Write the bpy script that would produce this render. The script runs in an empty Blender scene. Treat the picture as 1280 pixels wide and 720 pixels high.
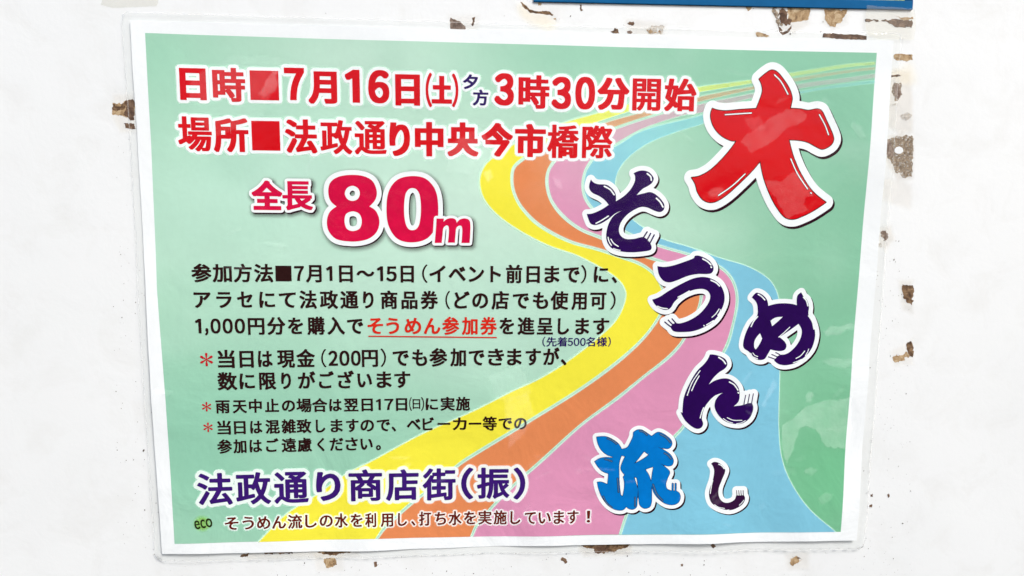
import bpy, math, random
import numpy as np
from mathutils import Matrix, Vector
from mathutils.geometry import delaunay_2d_cdt

random.seed(4)
rng = np.random.default_rng(4)
SC = bpy.context.scene
COL = SC.collection

# ------------------------------------------------------------------ camera
F_PX = 800.0                                   # focal length, in pixels of a 1280 px wide frame
POSE = (0.1197, 0.0574, -0.0061, 0.0059, -0.0076, -0.3691)
HEIGHT = 1.45                                  # height of the poster's middle above the street


def rodrigues(r):
    r = np.array(r, float); t = np.linalg.norm(r); k = r / t
    K = np.array([[0, -k[2], k[1]], [k[2], 0, -k[0]], [-k[1], k[0], 0]])
    return np.eye(3) + math.sin(t) * K + (1 - math.cos(t)) * K @ K


RC = rodrigues(POSE[:3]); TC = np.array(POSE[3:])
CAM_L = -RC.T @ TC                             # camera position in wall coordinates (x right, y up, z out of the wall)


def world(u, v, h):                            # wall coordinates in metres -> world
    return (u, -h, v + HEIGHT)


cam_d = bpy.data.cameras.new('camera'); cam = bpy.data.objects.new('camera', cam_d); COL.objects.link(cam)
cam_d.sensor_width = 36.0; cam_d.lens = 36.0 * F_PX / 1280.0
cam_d.clip_start = 0.01; cam_d.clip_end = 500
Q = np.array([[1, 0, 0], [0, 0, -1], [0, 1, 0]], float)     # wall axes -> world axes
M = Q @ RC.T
mw = Matrix.Identity(4)
for i in range(3):
    for j in range(3):
        mw[i][j] = M[i, j]
loc = world(*CAM_L)
for i in range(3):
    mw[i][3] = loc[i]
cam.matrix_world = mw
SC.camera = cam

# ------------------------------------------------------------------ light
SUN_EL, SUN_AZ = math.radians(48), math.radians(38)          # azimuth measured from straight out of the wall towards the right
w = bpy.data.worlds.new('World'); SC.world = w; w.use_nodes = True
nt = w.node_tree; nt.nodes.clear()
sky = nt.nodes.new('ShaderNodeTexSky'); sky.sky_type = 'NISHITA'; sky.sun_disc = False
sun_dir = Vector((math.sin(SUN_AZ) * math.cos(SUN_EL), -math.cos(SUN_AZ) * math.cos(SUN_EL), math.sin(SUN_EL)))
sky.sun_elevation = SUN_EL
sky.sun_rotation = math.atan2(sun_dir.x, sun_dir.y)
sky.air_density = 1.0; sky.dust_density = 4.0; sky.ozone_density = 0.6
bg = nt.nodes.new('ShaderNodeBackground'); bg.inputs[1].default_value = 0.13
wo = nt.nodes.new('ShaderNodeOutputWorld')
nt.links.new(sky.outputs[0], bg.inputs[0]); nt.links.new(bg.outputs[0], wo.inputs[0])
sl = bpy.data.lights.new('sun', 'SUN'); sl.energy = 1.5; sl.angle = math.radians(14); sl.color = (1.0, 0.99, 0.972)
so = bpy.data.objects.new('sun', sl); COL.objects.link(so)
so.rotation_euler = sun_dir.to_track_quat('Z', 'Y').to_euler(); so.location = (1, -2, 4)
SC.view_settings.view_transform = 'Standard'; SC.view_settings.look = 'None'
SC.view_settings.gamma = 1.0; SC.view_settings.use_curve_mapping = False
SC.view_settings.exposure = 0.62
SC.cycles.transparent_max_bounces = 24
SC.cycles.max_bounces = 6

# ------------------------------------------------------------------ mapping and warp
def to_plane(px, py, h=0.0012):
    """a point of the photograph (1280x720) laid on the wall plane, in mm"""
    px = np.asarray(px, float); py = np.asarray(py, float)
    d = np.stack([(px - 640) / F_PX, -(py - 360) / F_PX, -np.ones_like(px)], -1) @ RC
    t = (h - CAM_L[2]) / d[..., 2]
    return np.stack([CAM_L[0] + t * d[..., 0], CAM_L[1] + t * d[..., 1]], -1) * 1000.0


def warp(u, v):
    """how far the laminated sheet stands off the wall, mm"""
    s = (0.9 + 0.45 * np.sin(u / 47 + v / 90 + 0.6) + 0.35 * np.sin(v / 38 - u / 110 + 1.1)
         + 0.12 * np.sin(u / 13 + v / 21) + 0.08 * np.sin(v / 9.5 + u / 31 + 2))
    low = 1 / (1 + np.exp((v + 125) / 9))                    # the bottom edge ripples
    s = s + 0.5 * low + 0.4 / (1 + np.exp((u + 180) / 8))
    s = s + low * (0.45 * np.sin(u / 15 + 0.8) + 0.25 * np.sin(u / 8.3))
    rgt = 1 / (1 + np.exp(-(u - 188) / 7))
    s = s + rgt * (0.35 * np.sin(v / 11) + 0.2)
    return np.maximum(s, 0.15)


# ------------------------------------------------------------------ 2D kit
def lin(*c):
    out = []
    for x in c:
        x = x / 255.0
        out.append(x / 12.92 if x <= 0.04045 else ((x + 0.055) / 1.055) ** 2.4)
    return tuple(out)


def seg_of(loops):
    A = np.concatenate([l for l in loops]); B = np.concatenate([np.roll(l, -1, 0) for l in loops])
    return A, B


def winding(P, loops):
    A, B = seg_of(loops); out = np.zeros(len(P), int)
    step = max(1, 3000000 // max(1, len(A)))
    for s in range(0, len(P), step):
        p = P[s:s + step]
        x = p[:, 0:1]; y = p[:, 1:2]
        left = (B[:, 0] - A[:, 0]) * (y - A[:, 1]) - (x - A[:, 0]) * (B[:, 1] - A[:, 1])
        up = (A[:, 1] <= y) & (B[:, 1] > y) & (left > 0)
        dn = (A[:, 1] > y) & (B[:, 1] <= y) & (left < 0)
        out[s:s + step] = up.sum(1) - dn.sum(1)
    return out


def sdf(P, loops):
    A, B = seg_of(loops); D = B - A; L = (D ** 2).sum(1) + 1e-12
    out = np.empty(len(P)); step = max(1, 2000000 // max(1, len(A)))
    for s in range(0, len(P), step):
        p = P[s:s + step]
        wx = p[:, 0:1] - A[:, 0]; wy = p[:, 1:2] - A[:, 1]
        t = np.clip((wx * D[:, 0] + wy * D[:, 1]) / L, 0, 1)
        d = (wx - t * D[:, 0]) ** 2 + (wy - t * D[:, 1]) ** 2
        out[s:s + step] = np.sqrt(d.min(1))
    return np.where(winding(P, loops) != 0, -out, out)


def field(groups, pad, res):
    """signed distance to the union of several glyphs on one grid"""
    allp = np.concatenate([l for g in groups for l in g])
    x0, y0 = allp.min(0) - pad; x1, y1 = allp.max(0) + pad
    nx = int((x1 - x0) / res) + 2; ny = int((y1 - y0) / res) + 2
    xs = x0 + np.arange(nx) * res; ys = y0 + np.arange(ny) * res
    F = np.full((ny, nx), 1e3)
    for g in groups:
        gp = np.concatenate(g); a = gp.min(0) - pad; b = gp.max(0) + pad
        i0, i1 = np.searchsorted(xs, [a[0], b[0]]); j0, j1 = np.searchsorted(ys, [a[1], b[1]])
        X, Y = np.meshgrid(xs[i0:i1], ys[j0:j1])
        f = sdf(np.stack([X.ravel(), Y.ravel()], 1), g).reshape(X.shape)
        F[j0:j1, i0:i1] = np.minimum(F[j0:j1, i0:i1], f)
    return xs, ys, F


def simplify(p, tol):
    n = len(p)
    if n < 6:
        return p
    keep = np.zeros(n + 1, bool); q = np.vstack([p, p[:1]])
    far = int(np.argmax(((p - p[0]) ** 2).sum(1)))
    keep[[0, far, n]] = True
    st = [(0, far), (far, n)]
    while st:
        a, b = st.pop()
        if b - a < 2:
            continue
        d = q[b] - q[a]; L = math.hypot(*d) + 1e-9; r = q[a + 1:b] - q[a]
        e = np.abs(d[0] * r[:, 1] - d[1] * r[:, 0]) / L
        k = int(np.argmax(e))
        if e[k] > tol:
            k += a + 1; keep[k] = True; st += [(a, k), (k, b)]
    return q[:-1][keep[:-1]]


def contours(xs, ys, F, level, tol):
    """marching squares: closed loops with the inside on the left"""
    G = F - level; S = G < 0
    S[0, :] = S[-1, :] = False; S[:, 0] = S[:, -1] = False
    G = np.where(S, np.minimum(G, -1e-6), np.maximum(G, 1e-6))
    code = S[:-1, :-1] * 1 + S[:-1, 1:] * 2 + S[1:, 1:] * 4 + S[1:, :-1] * 8
    jj, ii = np.nonzero((code > 0) & (code < 15))
    # edges: 0 bottom 1 right 2 top 3 left ; inside kept on the left
    T = {1: [(0, 3)], 2: [(1, 0)], 3: [(1, 3)], 4: [(2, 1)], 5: [(0, 3), (2, 1)], 6: [(2, 0)], 7: [(2, 3)],
         8: [(3, 2)], 9: [(0, 2)], 10: [(1, 0), (3, 2)], 11: [(1, 2)], 12: [(3, 1)], 13: [(0, 1)], 14: [(3, 0)]}

    def ek(j, i, e):
        return (0, j, i) if e == 0 else (1, j, i + 1) if e == 1 else (0, j + 1, i) if e == 2 else (1, j, i)
    nxt = {}
    for j, i in zip(jj.tolist(), ii.tolist()):
        for a, b in T[int(code[j, i])]:
            nxt[ek(j, i, a)] = ek(j, i, b)

    def pt(k):
        o, j, i = k
        if o == 0:
            t = G[j, i] / (G[j, i] - G[j, i + 1]); return (xs[i] + t * (xs[i + 1] - xs[i]), ys[j])
        t = G[j, i] / (G[j, i] - G[j + 1, i]); return (xs[i], ys[j] + t * (ys[j + 1] - ys[j]))
    loops = []
    while nxt:
        k0, k = nxt.popitem(); ks = [k0]
        while k != k0 and k in nxt:
            ks.append(k); k = nxt.pop(k)
        p = np.array([pt(q) for q in ks])
        if len(p) > 4:
            p = simplify(p, tol)
            if len(p) > 2:
                loops.append(p)
    return loops


def grow(groups, d, res=0.2, tol=0.03):
    xs, ys, F = field(groups, max(d, 0) + res * 3, res)
    return contours(xs, ys, F, d, tol)


def fill(loops, step=5.0):
    """triangulate the non-zero inside of closed loops, with inner points so the sheet can bend"""
    verts = []; edges = []
    fine = []
    for l in loops:
        nx_ = np.roll(l, -1, 0); L_ = np.linalg.norm(nx_ - l, axis=1); parts = []
        for a_, b_, d_ in zip(l, nx_, L_):
            k_ = max(1, int(math.ceil(d_ / step))); parts.append(a_ + (np.arange(k_) / k_)[:, None] * (b_ - a_))
        fine.append(np.vstack(parts))
    for l in fine:
        n0 = len(verts); n = len(l)
        verts += [Vector((float(a), float(b))) for a, b in l]
        edges += [(n0 + i, n0 + (i + 1) % n) for i in range(n)]
    allp = np.concatenate(loops); a = allp.min(0); b = allp.max(0)
    if max(b - a) > step * 1.2:
        gx = np.arange(math.ceil(a[0] / step) * step, b[0], step); gy = np.arange(math.ceil(a[1] / step) * step, b[1], step)
        if len(gx) and len(gy):
            X, Y = np.meshgrid(gx, gy); P = np.stack([X.ravel(), Y.ravel()], 1)
            P = P[winding(P, loops) != 0]
            verts += [Vector((float(x), float(y))) for x, y in P]
    V, _, Fc, *_r = delaunay_2d_cdt(verts, edges, [], 0, 1e-5)
    V = np.array([(p.x, p.y) for p in V]); T = np.array([f for f in Fc if len(f) == 3], int)
    c = V[T].mean(1)
    T = T[winding(c, loops) != 0]
    return V, T


def spline(pts, corner, closed=True, n=7):
    """smooth curve through points (Catmull-Rom), broken where a point is a corner"""
    P = np.array(pts, float); N = len(P); out = []
    rngi = range(N) if closed else range(N - 1)
    for i in rngi:
        p1, p2 = P[i], P[(i + 1) % N]
        p0 = P[i - 1] if (closed or i > 0) else p1; p3 = P[(i + 2) % N] if (closed or i + 2 < N) else p2
        d = np.linalg.norm(p2 - p1)
        m1 = (p2 - p0) / (np.linalg.norm(p1 - p0) + d + 1e-9) * d; m2 = (p3 - p1) / (np.linalg.norm(p3 - p2) + d + 1e-9) * d
        if corner[i]:
            m1 = (p2 - p1) - (0 if corner[(i + 1) % N] else 0.0) * m2
            m1 = (p2 - p1)
        if corner[(i + 1) % N]:
            m2 = (p2 - p1)
        if corner[i] and not corner[(i + 1) % N]:
            m1 = 1.5 * (p2 - p1) - 0.5 * m2
        if corner[(i + 1) % N] and not corner[i]:
            m2 = 1.5 * (p2 - p1) - 0.5 * m1
        for k in range(n):
            t = k / n
            out.append((2 * t**3 - 3 * t * t + 1) * p1 + (t**3 - 2 * t * t + t) * m1 + (-2 * t**3 + 3 * t * t) * p2 + (t**3 - t * t) * m2)
    if not closed:
        out.append(P[-1])
    return np.array(out)


def parse(s):
    pts = []; cr = []
    for tok in s.split():
        c = tok.endswith('*'); tok = tok.rstrip('*'); x, y = tok.split(',')
        pts.append((float(x), float(y))); cr.append(c)
    return np.array(pts), cr


def ccw(l):
    x, y = l[:, 0], l[:, 1]
    return l if (x * np.roll(y, -1) - np.roll(x, -1) * y).sum() > 0 else l[::-1]


def trace(s, org, k, closed=True, n=7):
    """outline drawn at zoom k over the photograph, laid on the wall, in mm"""
    p, c = parse(s); q = spline(p, c, closed, n)
    r = to_plane(org[0] + q[:, 0] / k, org[1] + q[:, 1] / k)
    return r


def shape(outer, holes, org, k, n=7):
    L = [ccw(trace(outer, org, k, True, n))]
    for h in holes:
        L.append(ccw(trace(h, org, k, True, n))[::-1])
    return L


def bar(line, wd):
    """round-ended stroke of width wd round a polyline, as one loop"""
    d = np.gradient(line, axis=0); d /= (np.linalg.norm(d, axis=1)[:, None] + 1e-9)
    nrm = np.stack([-d[:, 1], d[:, 0]], 1) * wd / 2
    a = line + nrm; b = (line - nrm)[::-1]

    def cap(c, v):
        ang = math.atan2(v[1], v[0])
        return np.array([(c[0] + wd / 2 * math.cos(ang - t), c[1] + wd / 2 * math.sin(ang - t)) for t in np.linspace(0, math.pi, 6)[1:-1]])
    return ccw(np.vstack([a, cap(line[-1], nrm[-1]), b, cap(line[0], -nrm[0])]))


# ------------------------------------------------------------------ objects
def link(name, V, T, mat, parent=None, h=None, layer=0.0, alpha=None, color=None):
    """V in mm on the wall plane; h: stand-off per vertex in mm (default: the warped sheet)"""
    me = bpy.data.meshes.new(name)
    if h is None:
        h = warp(V[:, 0], V[:, 1])
    h = np.zeros(len(V)) + h + layer
    W = np.stack([V[:, 0] / 1000, -h / 1000, V[:, 1] / 1000], 1)
    me.from_pydata(W.tolist(), [], T.tolist() if hasattr(T, 'tolist') else T)
    if alpha is not None:
        at = me.attributes.new('alpha', 'FLOAT', 'POINT'); at.data.foreach_set('value', np.asarray(alpha, float))
    if color is not None:
        at = me.color_attributes.new('ink', 'FLOAT_COLOR', 'POINT')
        at.data.foreach_set('color', np.concatenate([color, np.ones((len(color), 1))], 1).ravel())
    me.materials.append(mat)
    o = bpy.data.objects.new(name, me); COL.objects.link(o)
    if parent is not None:
        o.parent = parent
    else:
        o.location = (0, 0, HEIGHT)
    return o


def face_out(T, V):
    T = np.asarray(T); a, b, c = V[T[:, 0]], V[T[:, 1]], V[T[:, 2]]
    s = (b[:, 0] - a[:, 0]) * (c[:, 1] - a[:, 1]) - (b[:, 1] - a[:, 1]) * (c[:, 0] - a[:, 0])
    T = T.copy(); fl = s < 0; T[fl] = T[fl][:, ::-1]
    return T


def sheet(name, loops, mat, parent, layer, step=5.0, h=None, alpha=None, color=None):
    V, T = fill(loops, step); T = face_out(T, V)
    hh = None if h is None else (h(V[:, 0], V[:, 1]) if callable(h) else np.full(len(V), h))
    return link(name, V, T, mat, parent, hh, layer, None if alpha is None else alpha(V), None if color is None else color(V))


def merge_sheet(name, list_of_loops, mat, parent, layer, step=5.0):
    Vs = []; Ts = []; n = 0
    for loops in list_of_loops:
        if not loops:
            continue
        V, T = fill(loops, step); Vs.append(V); Ts.append(face_out(T, V) + n); n += len(V)
    return link(name, np.concatenate(Vs), np.concatenate(Ts), mat, parent, None, layer)


def soft(name, groups, mat, parent, layer, d0, d1, amax=1.0, res=0.4, shift=(0, 0), h=None, power=1.0):
    """print that fades out from distance d0 to d1 round the glyphs"""
    xs, ys, F = field(groups, d1 + res * 2, res)
    A = np.clip((d1 - F) / (d1 - d0), 0, 1); A = (A * A * (3 - 2 * A)) ** power * amax
    on = A > 0.004
    cell = on[:-1, :-1] | on[1:, :-1] | on[:-1, 1:] | on[1:, 1:]
    used = np.zeros_like(on); used[:-1, :-1] |= cell; used[1:, :-1] |= cell; used[:-1, 1:] |= cell; used[1:, 1:] |= cell
    idx = -np.ones(on.shape, int); idx[used] = np.arange(used.sum())
    j, i = np.nonzero(cell)
    T = np.stack([idx[j, i], idx[j, i + 1], idx[j + 1, i + 1], idx[j + 1, i]], 1)
    X, Y = np.meshgrid(xs, ys)
    V = np.stack([X[used] + shift[0], Y[used] + shift[1]], 1)
    return link(name, V, T, mat, parent, h, layer, A[used])


# ------------------------------------------------------------------ materials
def mat_new(name):
    m = bpy.data.materials.new(name); m.use_nodes = True; t = m.node_tree; t.nodes.clear()
    out = t.nodes.new('ShaderNodeOutputMaterial')
    return m, t, out


def N(t, kind, **kw):
    n = t.nodes.new(kind)
    for k, v in kw.items():
        if k.startswith('i_'):
            n.inputs[k[2:].replace('_', ' ')].default_value = v
        else:
            setattr(n, k, v)
    return n


def ink(name, rgb, alpha=False, mottle=0.06, vertex=False, rough=0.55, k=0.9):
    """printed ink on paper: flat colour, faint printer mottling and paper fibre relief"""
    m, t, out = mat_new(name)
    tc = N(t, 'ShaderNodeTexCoord')
    n1 = N(t, 'ShaderNodeTexNoise', i_Scale=230.0, i_Detail=4.0, i_Roughness=0.7)
    n2 = N(t, 'ShaderNodeTexNoise', i_Scale=28.0, i_Detail=3.0)
    t.links.new(tc.outputs['Object'], n1.inputs['Vector']); t.links.new(tc.outputs['Object'], n2.inputs['Vector'])
    ad = N(t, 'ShaderNodeMath', operation='ADD'); t.links.new(n1.outputs[0], ad.inputs[0]); t.links.new(n2.outputs[0], ad.inputs[1])
    mr = N(t, 'ShaderNodeMapRange'); mr.inputs['From Min'].default_value = 0.6; mr.inputs['From Max'].default_value = 1.4
    mr.inputs['To Min'].default_value = 1 - mottle; mr.inputs['To Max'].default_value = 1 + mottle
    t.links.new(ad.outputs[0], mr.inputs['Value'])
    mul = N(t, 'ShaderNodeVectorMath', operation='SCALE')
    if vertex:
        at = N(t, 'ShaderNodeAttribute', attribute_name='ink'); t.links.new(at.outputs['Color'], mul.inputs[0])
    else:
        mul.inputs[0].default_value = tuple(c * k for c in lin(*rgb))
    t.links.new(mr.outputs[0], mul.inputs['Scale'])
    p = N(t, 'ShaderNodeBsdfPrincipled'); p.inputs['Roughness'].default_value = rough
    p.inputs['Specular IOR Level'].default_value = 0.04
    t.links.new(mul.outputs[0], p.inputs['Base Color'])
    n3 = N(t, 'ShaderNodeTexNoise', i_Scale=21.0, i_Detail=4.0, i_Roughness=0.5, i_Distortion=1.0); t.links.new(tc.outputs['Object'], n3.inputs['Vector'])
    # the sheet has cockled more towards its lower edge
    sx = N(t, 'ShaderNodeSeparateXYZ'); t.links.new(tc.outputs['Object'], sx.inputs[0])
    ms = N(t, 'ShaderNodeMapRange'); t.links.new(sx.outputs['Z'], ms.inputs['Value'])
    ms.inputs['From Min'].default_value = -0.14; ms.inputs['From Max'].default_value = 0.06; ms.inputs['To Min'].default_value = 0.6; ms.inputs['To Max'].default_value = 0.18
    b0 = N(t, 'ShaderNodeBump', i_Distance=0.0024); t.links.new(ms.outputs[0], b0.inputs['Strength']); t.links.new(n3.outputs[0], b0.inputs['Height'])
    bp = N(t, 'ShaderNodeBump', i_Strength=0.12, i_Distance=0.0006); t.links.new(n1.outputs[0], bp.inputs['Height']); t.links.new(b0.outputs[0], bp.inputs['Normal'])
    t.links.new(bp.outputs[0], p.inputs['Normal'])
    if alpha:
        # thin ink: covers a share 'alpha' of the paper; light crosses the gaps twice, in and out
        t.nodes.remove(p)
        a = N(t, 'ShaderNodeAttribute', attribute_name='alpha')
        sc = N(t, 'ShaderNodeVectorMath', operation='SCALE'); t.links.new(mul.outputs[0], sc.inputs[0]); t.links.new(a.outputs['Fac'], sc.inputs['Scale'])
        df = N(t, 'ShaderNodeBsdfDiffuse'); t.links.new(sc.outputs[0], df.inputs[0]); t.links.new(bp.outputs[0], df.inputs['Normal'])
        iv = N(t, 'ShaderNodeMath', operation='SUBTRACT', use_clamp=True); iv.inputs[0].default_value = 1.0; t.links.new(a.outputs['Fac'], iv.inputs[1])
        sq = N(t, 'ShaderNodeMath', operation='SQRT'); t.links.new(iv.outputs[0], sq.inputs[0])
        tr = N(t, 'ShaderNodeBsdfTransparent'); t.links.new(sq.outputs[0], tr.inputs[0])
        mx = N(t, 'ShaderNodeAddShader')
        t.links.new(tr.outputs[0], mx.inputs[0]); t.links.new(df.outputs[0], mx.inputs[1])
        t.links.new(mx.outputs[0], out.inputs[0])
    else:
        t.links.new(p.outputs[0], out.inputs[0])
    return m


def film(name, haze=0.02, rough=0.03, strength=0.25, tint=(0.985, 0.99, 0.985), hazecol=(0.8, 0.82, 0.8), ior=1.5):
    """clear plastic film: Fresnel reflection over transparency, a little haze, wavy surface"""
    m, t, out = mat_new(name)
    tc = N(t, 'ShaderNodeTexCoord')
    n1 = N(t, 'ShaderNodeTexNoise', i_Scale=22.0, i_Detail=3.0, i_Roughness=0.45, i_Distortion=0.8)
    n2 = N(t, 'ShaderNodeTexNoise', i_Scale=75.0, i_Detail=3.0, i_Roughness=0.5, i_Distortion=1.4)
    t.links.new(tc.outputs['Object'], n1.inputs['Vector']); t.links.new(tc.outputs['Object'], n2.inputs['Vector'])
    b1 = N(t, 'ShaderNodeBump', i_Strength=strength, i_Distance=0.006); b2 = N(t, 'ShaderNodeBump', i_Strength=strength * 0.6, i_Distance=0.0012)
    t.links.new(n1.outputs[0], b1.inputs['Height']); t.links.new(n2.outputs[0], b2.inputs['Height'])
    t.links.new(b1.outputs[0], b2.inputs['Normal'])
    # Schlick's Fresnel, the same from both sides of the film
    ge = N(t, 'ShaderNodeNewGeometry'); dt = N(t, 'ShaderNodeVectorMath', operation='DOT_PRODUCT')
    t.links.new(ge.outputs['Incoming'], dt.inputs[0]); t.links.new(b2.outputs[0], dt.inputs[1])
    ab = N(t, 'ShaderNodeMath', operation='ABSOLUTE'); t.links.new(dt.outputs['Value'], ab.inputs[0])
    iv = N(t, 'ShaderNodeMath', operation='SUBTRACT'); iv.inputs[0].default_value = 1.0; t.links.new(ab.outputs[0], iv.inputs[1])
    pw = N(t, 'ShaderNodeMath', operation='POWER'); pw.inputs[1].default_value = 5.0; t.links.new(iv.outputs[0], pw.inputs[0])
    r0 = ((ior - 1) / (ior + 1)) ** 2
    fr = N(t, 'ShaderNodeMath', operation='MULTIPLY_ADD'); fr.inputs[1].default_value = 1 - r0; fr.inputs[2].default_value = r0
    t.links.new(pw.outputs[0], fr.inputs[0])
    gl = N(t, 'ShaderNodeBsdfGlossy', i_Roughness=rough); t.links.new(b2.outputs[0], gl.inputs['Normal'])
    tr = N(t, 'ShaderNodeBsdfTransparent'); tr.inputs[0].default_value = (*tint, 1)
    df = N(t, 'ShaderNodeBsdfDiffuse'); df.inputs[0].default_value = (*hazecol, 1)
    mx = N(t, 'ShaderNodeMixShader', i_Fac=haze); t.links.new(tr.outputs[0], mx.inputs[1]); t.links.new(df.outputs[0], mx.inputs[2])
    mz = N(t, 'ShaderNodeMixShader'); t.links.new(fr.outputs[0], mz.inputs[0]); t.links.new(mx.outputs[0], mz.inputs[1]); t.links.new(gl.outputs[0], mz.inputs[2])
    t.links.new(mz.outputs[0], out.inputs[0])
    return m


def sheen(name, fac=0.2):
    """painted reflection: thin pale diffuse colour in patches, no gloss of its own"""
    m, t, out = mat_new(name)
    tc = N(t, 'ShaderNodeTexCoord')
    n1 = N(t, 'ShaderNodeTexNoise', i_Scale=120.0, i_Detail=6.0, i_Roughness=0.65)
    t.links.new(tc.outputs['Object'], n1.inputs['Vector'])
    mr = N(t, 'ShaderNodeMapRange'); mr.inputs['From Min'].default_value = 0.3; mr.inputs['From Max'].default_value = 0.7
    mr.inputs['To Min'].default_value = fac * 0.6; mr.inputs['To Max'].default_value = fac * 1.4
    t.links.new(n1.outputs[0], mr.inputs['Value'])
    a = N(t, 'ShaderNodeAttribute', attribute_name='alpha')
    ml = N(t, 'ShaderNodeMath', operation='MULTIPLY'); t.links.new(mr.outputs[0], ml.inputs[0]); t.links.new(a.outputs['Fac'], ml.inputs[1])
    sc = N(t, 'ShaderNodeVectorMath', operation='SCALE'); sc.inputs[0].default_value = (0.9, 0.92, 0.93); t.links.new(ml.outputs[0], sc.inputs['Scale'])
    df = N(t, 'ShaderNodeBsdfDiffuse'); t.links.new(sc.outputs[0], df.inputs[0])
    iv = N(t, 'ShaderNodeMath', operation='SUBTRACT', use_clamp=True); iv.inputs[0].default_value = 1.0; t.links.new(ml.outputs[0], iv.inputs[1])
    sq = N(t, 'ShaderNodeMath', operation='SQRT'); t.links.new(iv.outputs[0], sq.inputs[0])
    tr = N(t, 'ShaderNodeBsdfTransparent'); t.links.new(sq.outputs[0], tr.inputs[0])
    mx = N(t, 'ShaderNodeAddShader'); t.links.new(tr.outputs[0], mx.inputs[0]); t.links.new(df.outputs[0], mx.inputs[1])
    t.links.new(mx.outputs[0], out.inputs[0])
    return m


def grime(name, c1, c2, c3, scale=260.0, holes=0.0):
    """bare, rusty or dirty spot where paint has come away"""
    m, t, out = mat_new(name)
    tc = N(t, 'ShaderNodeTexCoord')
    n1 = N(t, 'ShaderNodeTexNoise', i_Scale=scale, i_Detail=7.0, i_Roughness=0.75, i_Distortion=0.6)
    t.links.new(tc.outputs['Object'], n1.inputs['Vector'])
    cr = N(t, 'ShaderNodeValToRGB'); e = cr.color_ramp.elements
    e[0].position = 0.34; e[0].color = (*lin(*c1), 1); e[1].position = 0.68; e[1].color = (*lin(*c3), 1)
    x = cr.color_ramp.elements.new(0.5); x.color = (*lin(*c2), 1)
    t.links.new(n1.outputs[0], cr.inputs[0])
    p = N(t, 'ShaderNodeBsdfPrincipled'); p.inputs['Roughness'].default_value = 0.85
    t.links.new(cr.outputs[0], p.inputs['Base Color'])
    bp = N(t, 'ShaderNodeBump', i_Strength=0.7, i_Distance=0.0006); t.links.new(n1.outputs[0], bp.inputs['Height']); t.links.new(bp.outputs[0], p.inputs['Normal'])
    if holes > 0:
        n2 = N(t, 'ShaderNodeTexNoise', i_Scale=scale * 1.1, i_Detail=6.0, i_Roughness=0.8)
        mp = N(t, 'ShaderNodeMapping'); mp.inputs['Location'].default_value = (3, 1, 2)
        t.links.new(tc.outputs['Object'], mp.inputs[0]); t.links.new(mp.outputs[0], n2.inputs['Vector'])
        a = N(t, 'ShaderNodeMapRange'); a.inputs['From Min'].default_value = holes - 0.03; a.inputs['From Max'].default_value = holes + 0.03
        t.links.new(n2.outputs[0], a.inputs['Value'])
        tr = N(t, 'ShaderNodeBsdfTransparent'); mx = N(t, 'ShaderNodeMixShader')
        t.links.new(a.outputs[0], mx.inputs[0]); t.links.new(tr.outputs[0], mx.inputs[1]); t.links.new(p.outputs[0], mx.inputs[2])
        t.links.new(mx.outputs[0], out.inputs[0])
    else:
        t.links.new(p.outputs[0], out.inputs[0])
    return m


def wall_paint():
    m, t, out = mat_new('worn_white_paint')
    tc = N(t, 'ShaderNodeTexCoord')

    def noise(s, d, r=0.55, dist=0.0):
        n = N(t, 'ShaderNodeTexNoise', i_Scale=s, i_Detail=d, i_Roughness=r, i_Distortion=dist); t.links.new(tc.outputs['Object'], n.inputs['Vector']); return n
    big = noise(6.0, 4.0); mid = noise(38.0, 6.0, 0.65, 0.5); fine = noise(420.0, 4.0)
    r1 = N(t, 'ShaderNodeValToRGB'); e = r1.color_ramp.elements
    e[0].position = 0.3; e[0].color = (0.765, 0.80, 0.808, 1); e[1].position = 0.62; e[1].color = (0.81, 0.845, 0.853, 1)
    t.links.new(big.outputs[0], r1.inputs[0])
    r2 = N(t, 'ShaderNodeValToRGB'); e = r2.color_ramp.elements
    e[0].position = 0.28; e[0].color = (0.95, 0.945, 0.935, 1); e[1].position = 0.5; e[1].color = (1, 1, 1, 1)
    t.links.new(mid.outputs[0], r2.inputs[0])
    mx = N(t, 'ShaderNodeMix', data_type='RGBA', blend_type='MULTIPLY'); mx.inputs[0].default_value = 1.0
    t.links.new(r1.outputs[0], mx.inputs[6]); t.links.new(r2.outputs[0], mx.inputs[7])
    p = N(t, 'ShaderNodeBsdfPrincipled'); p.inputs['Roughness'].default_value = 0.42
    t.links.new(mx.outputs[2], p.inputs['Base Color'])
    b1 = N(t, 'ShaderNodeBump', i_Strength=0.2, i_Distance=0.0009); b2 = N(t, 'ShaderNodeBump', i_Strength=0.15, i_Distance=0.0003)
    t.links.new(mid.outputs[0], b1.inputs['Height']); t.links.new(fine.outputs[0], b2.inputs['Height']); t.links.new(b1.outputs[0], b2.inputs['Normal'])
    t.links.new(b2.outputs[0], p.inputs['Normal'])
    t.links.new(p.outputs[0], out.inputs[0])
    return m


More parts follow.
